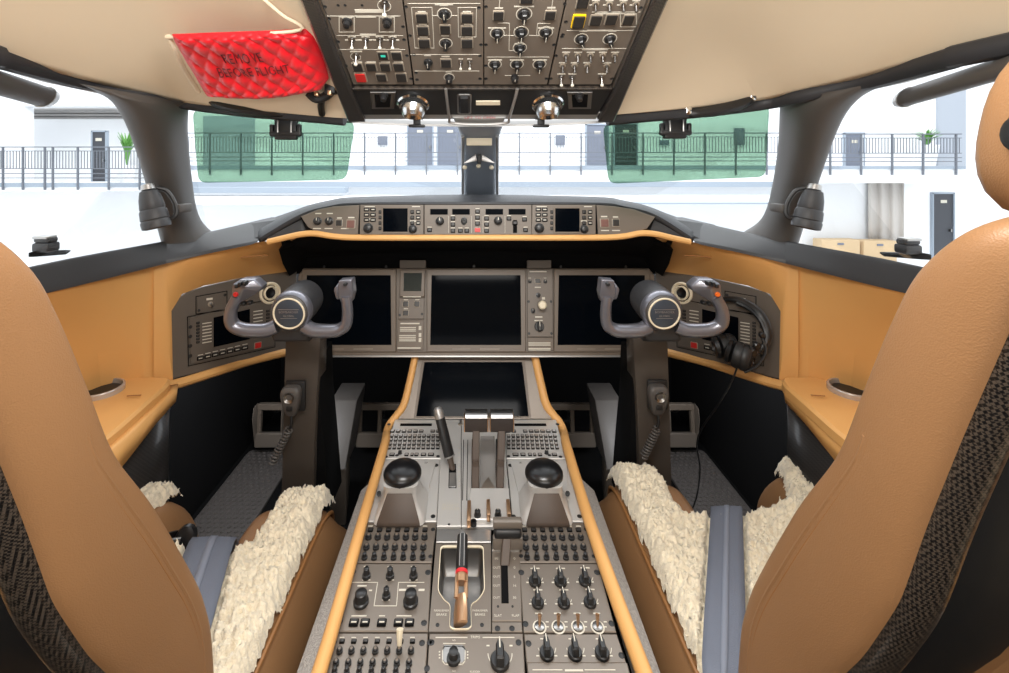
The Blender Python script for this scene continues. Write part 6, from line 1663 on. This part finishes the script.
for px, py, Y, r in ((757, 346, 1.195, .010), (753, 353, 1.19, .012), (749, 366, 1.19, .009), (762, 335, 1.20, .008)):
    c = h(px, py, Y); MB().lathe([(r, -.005), (r, .003), (r * .7, .006), (0.0005, .006)], 16, Matrix.Translation(c) @ Matrix.Rotation(PI / 2, 4, 'X')).build('hinge_knob', M['black_s'], t)
MB().tube(smooth_path([h(762, 338, 1.2), h(766, 352, 1.18), h(757, 366, 1.18), h(744, 372, 1.19)], 6), 0.004, 8).build('boom_arm', M['black'], t)
MB().tube(smooth_path([h(737, 368, 1.2), h(730, 385, 1.2), h(716, 408, 1.22), h(702, 428, 1.26), h(697, 445, 1.32), h(700, 470, 1.42), h(697, 495, 1.5), h(690, 515, 1.52)], 8), 0.0024, 8).build('cable', M['black_s'], t)

# ================================================================ SUB-PARTS: hang the small pieces on the part they belong to
RULES = {
    'screen': ['bezel'], 'lens': ['lamp_shade', 'eyeball'], 'rear_cap': ['lamp_shade'], 'lettering': ['cloth', 'faceplate', 'bezel'],
    'hub_rim': ['hub_barrel'], 'hub_collar': ['hub_barrel'], 'hub_ring': ['hub_barrel'], 'hub_cap': ['hub_barrel'], 'hub_lettering': ['hub_barrel'],
    'thumb_button': ['inner_grip'], 'trigger_guard': ['inner_grip'], 'red_button': ['outer_grip'], 'orange_button': ['outer_grip'], 'trim_switch': ['outer_grip'], 'trigger': ['outer_grip'],
    'grip': ['throttle_lever', 'lever_arm', 'lever_base'], 'grip_cap': ['throttle_lever'], 'grip_edge': ['throttle_lever'], 'lever_boss': ['throttle_lever'],
    'lever_head': ['lever_arm'], 'grip_collar': ['lever_arm'], 'tee_head_top': ['lever_arm'], 'tee_grip': ['lever_arm'], 'tee_head_skirt': ['lever_arm'],
    'lever_fork': ['lever_base'], 'lever_shank': ['lever_base'], 'red_ring': ['lever_base'], 'tip': ['lever_base'], 'grip_line': ['lever_base'],
    'keypad_screen': ['keypad_unit'], 'key': ['keypad_unit'], 'talk_button': ['housing'], 'speaker_slots': ['housing'], 'coiled_cord': ['cord'],
    'ear_cushion': ['ear_cup'], 'cup_badge': ['ear_cup'], 'hinge_knob': ['yoke_arm'], 'headband_pad': ['headband'],
    'piping': ['backrest'], 'seam': ['backrest'], 'strap_stripe': ['seat_strap'], 'headrest_knob': ['headrest'], 'headrest_post': ['headrest'], 'cushion_piping': ['thigh_support'],
    'cup_well': ['cup_holder'], 'pocket_rim': ['pocket_panel'], 'studs': ['mat_base'], 'pivot': ['pedal_arm'], 'side_flange': ['pedal_frame'],
    'clamp_bar': ['clamp'], 'end_cap': ['rolled_fabric'], 'latch_cap': ['latch_handle'], 'gear_knob': ['gear_lever'], 'placard': ['post_body'], 'sight_fin': ['post_body'],
    'hinge_pin': ['hinge_block'], 'well_lip': ['well'], 'front_face': ['stand'], 'ball_cap': ['stand'], 'wool_locks': ['fleece'], 'slider': ['slider_slot'], 'rocker': ['socket_plate'], 'socket_well': ['socket_plate'], 'rail_bead': ['side_rail'],
}
bpy.context.view_layer.update()
def base(o): return o.name.split('.')[0]
def mid(o):
    v = [Vector(c) for c in o.bound_box]; c = sum(v, Vector((0, 0, 0))) / 8
    return o.matrix_basis @ c
for root in [o for o in bpy.data.objects if o.parent is None and o.get('category')]:
    kids = list(root.children)
    for o in kids:
        for want in RULES.get(base(o), ()):
            c = [k for k in kids if base(k) == want and k is not o and k.parent is root]
            if c:
                par = min(c, key=lambda k: (mid(k) - mid(o)).length)
                o.parent = par
                o.matrix_parent_inverse = par.matrix_basis.inverted()
                break
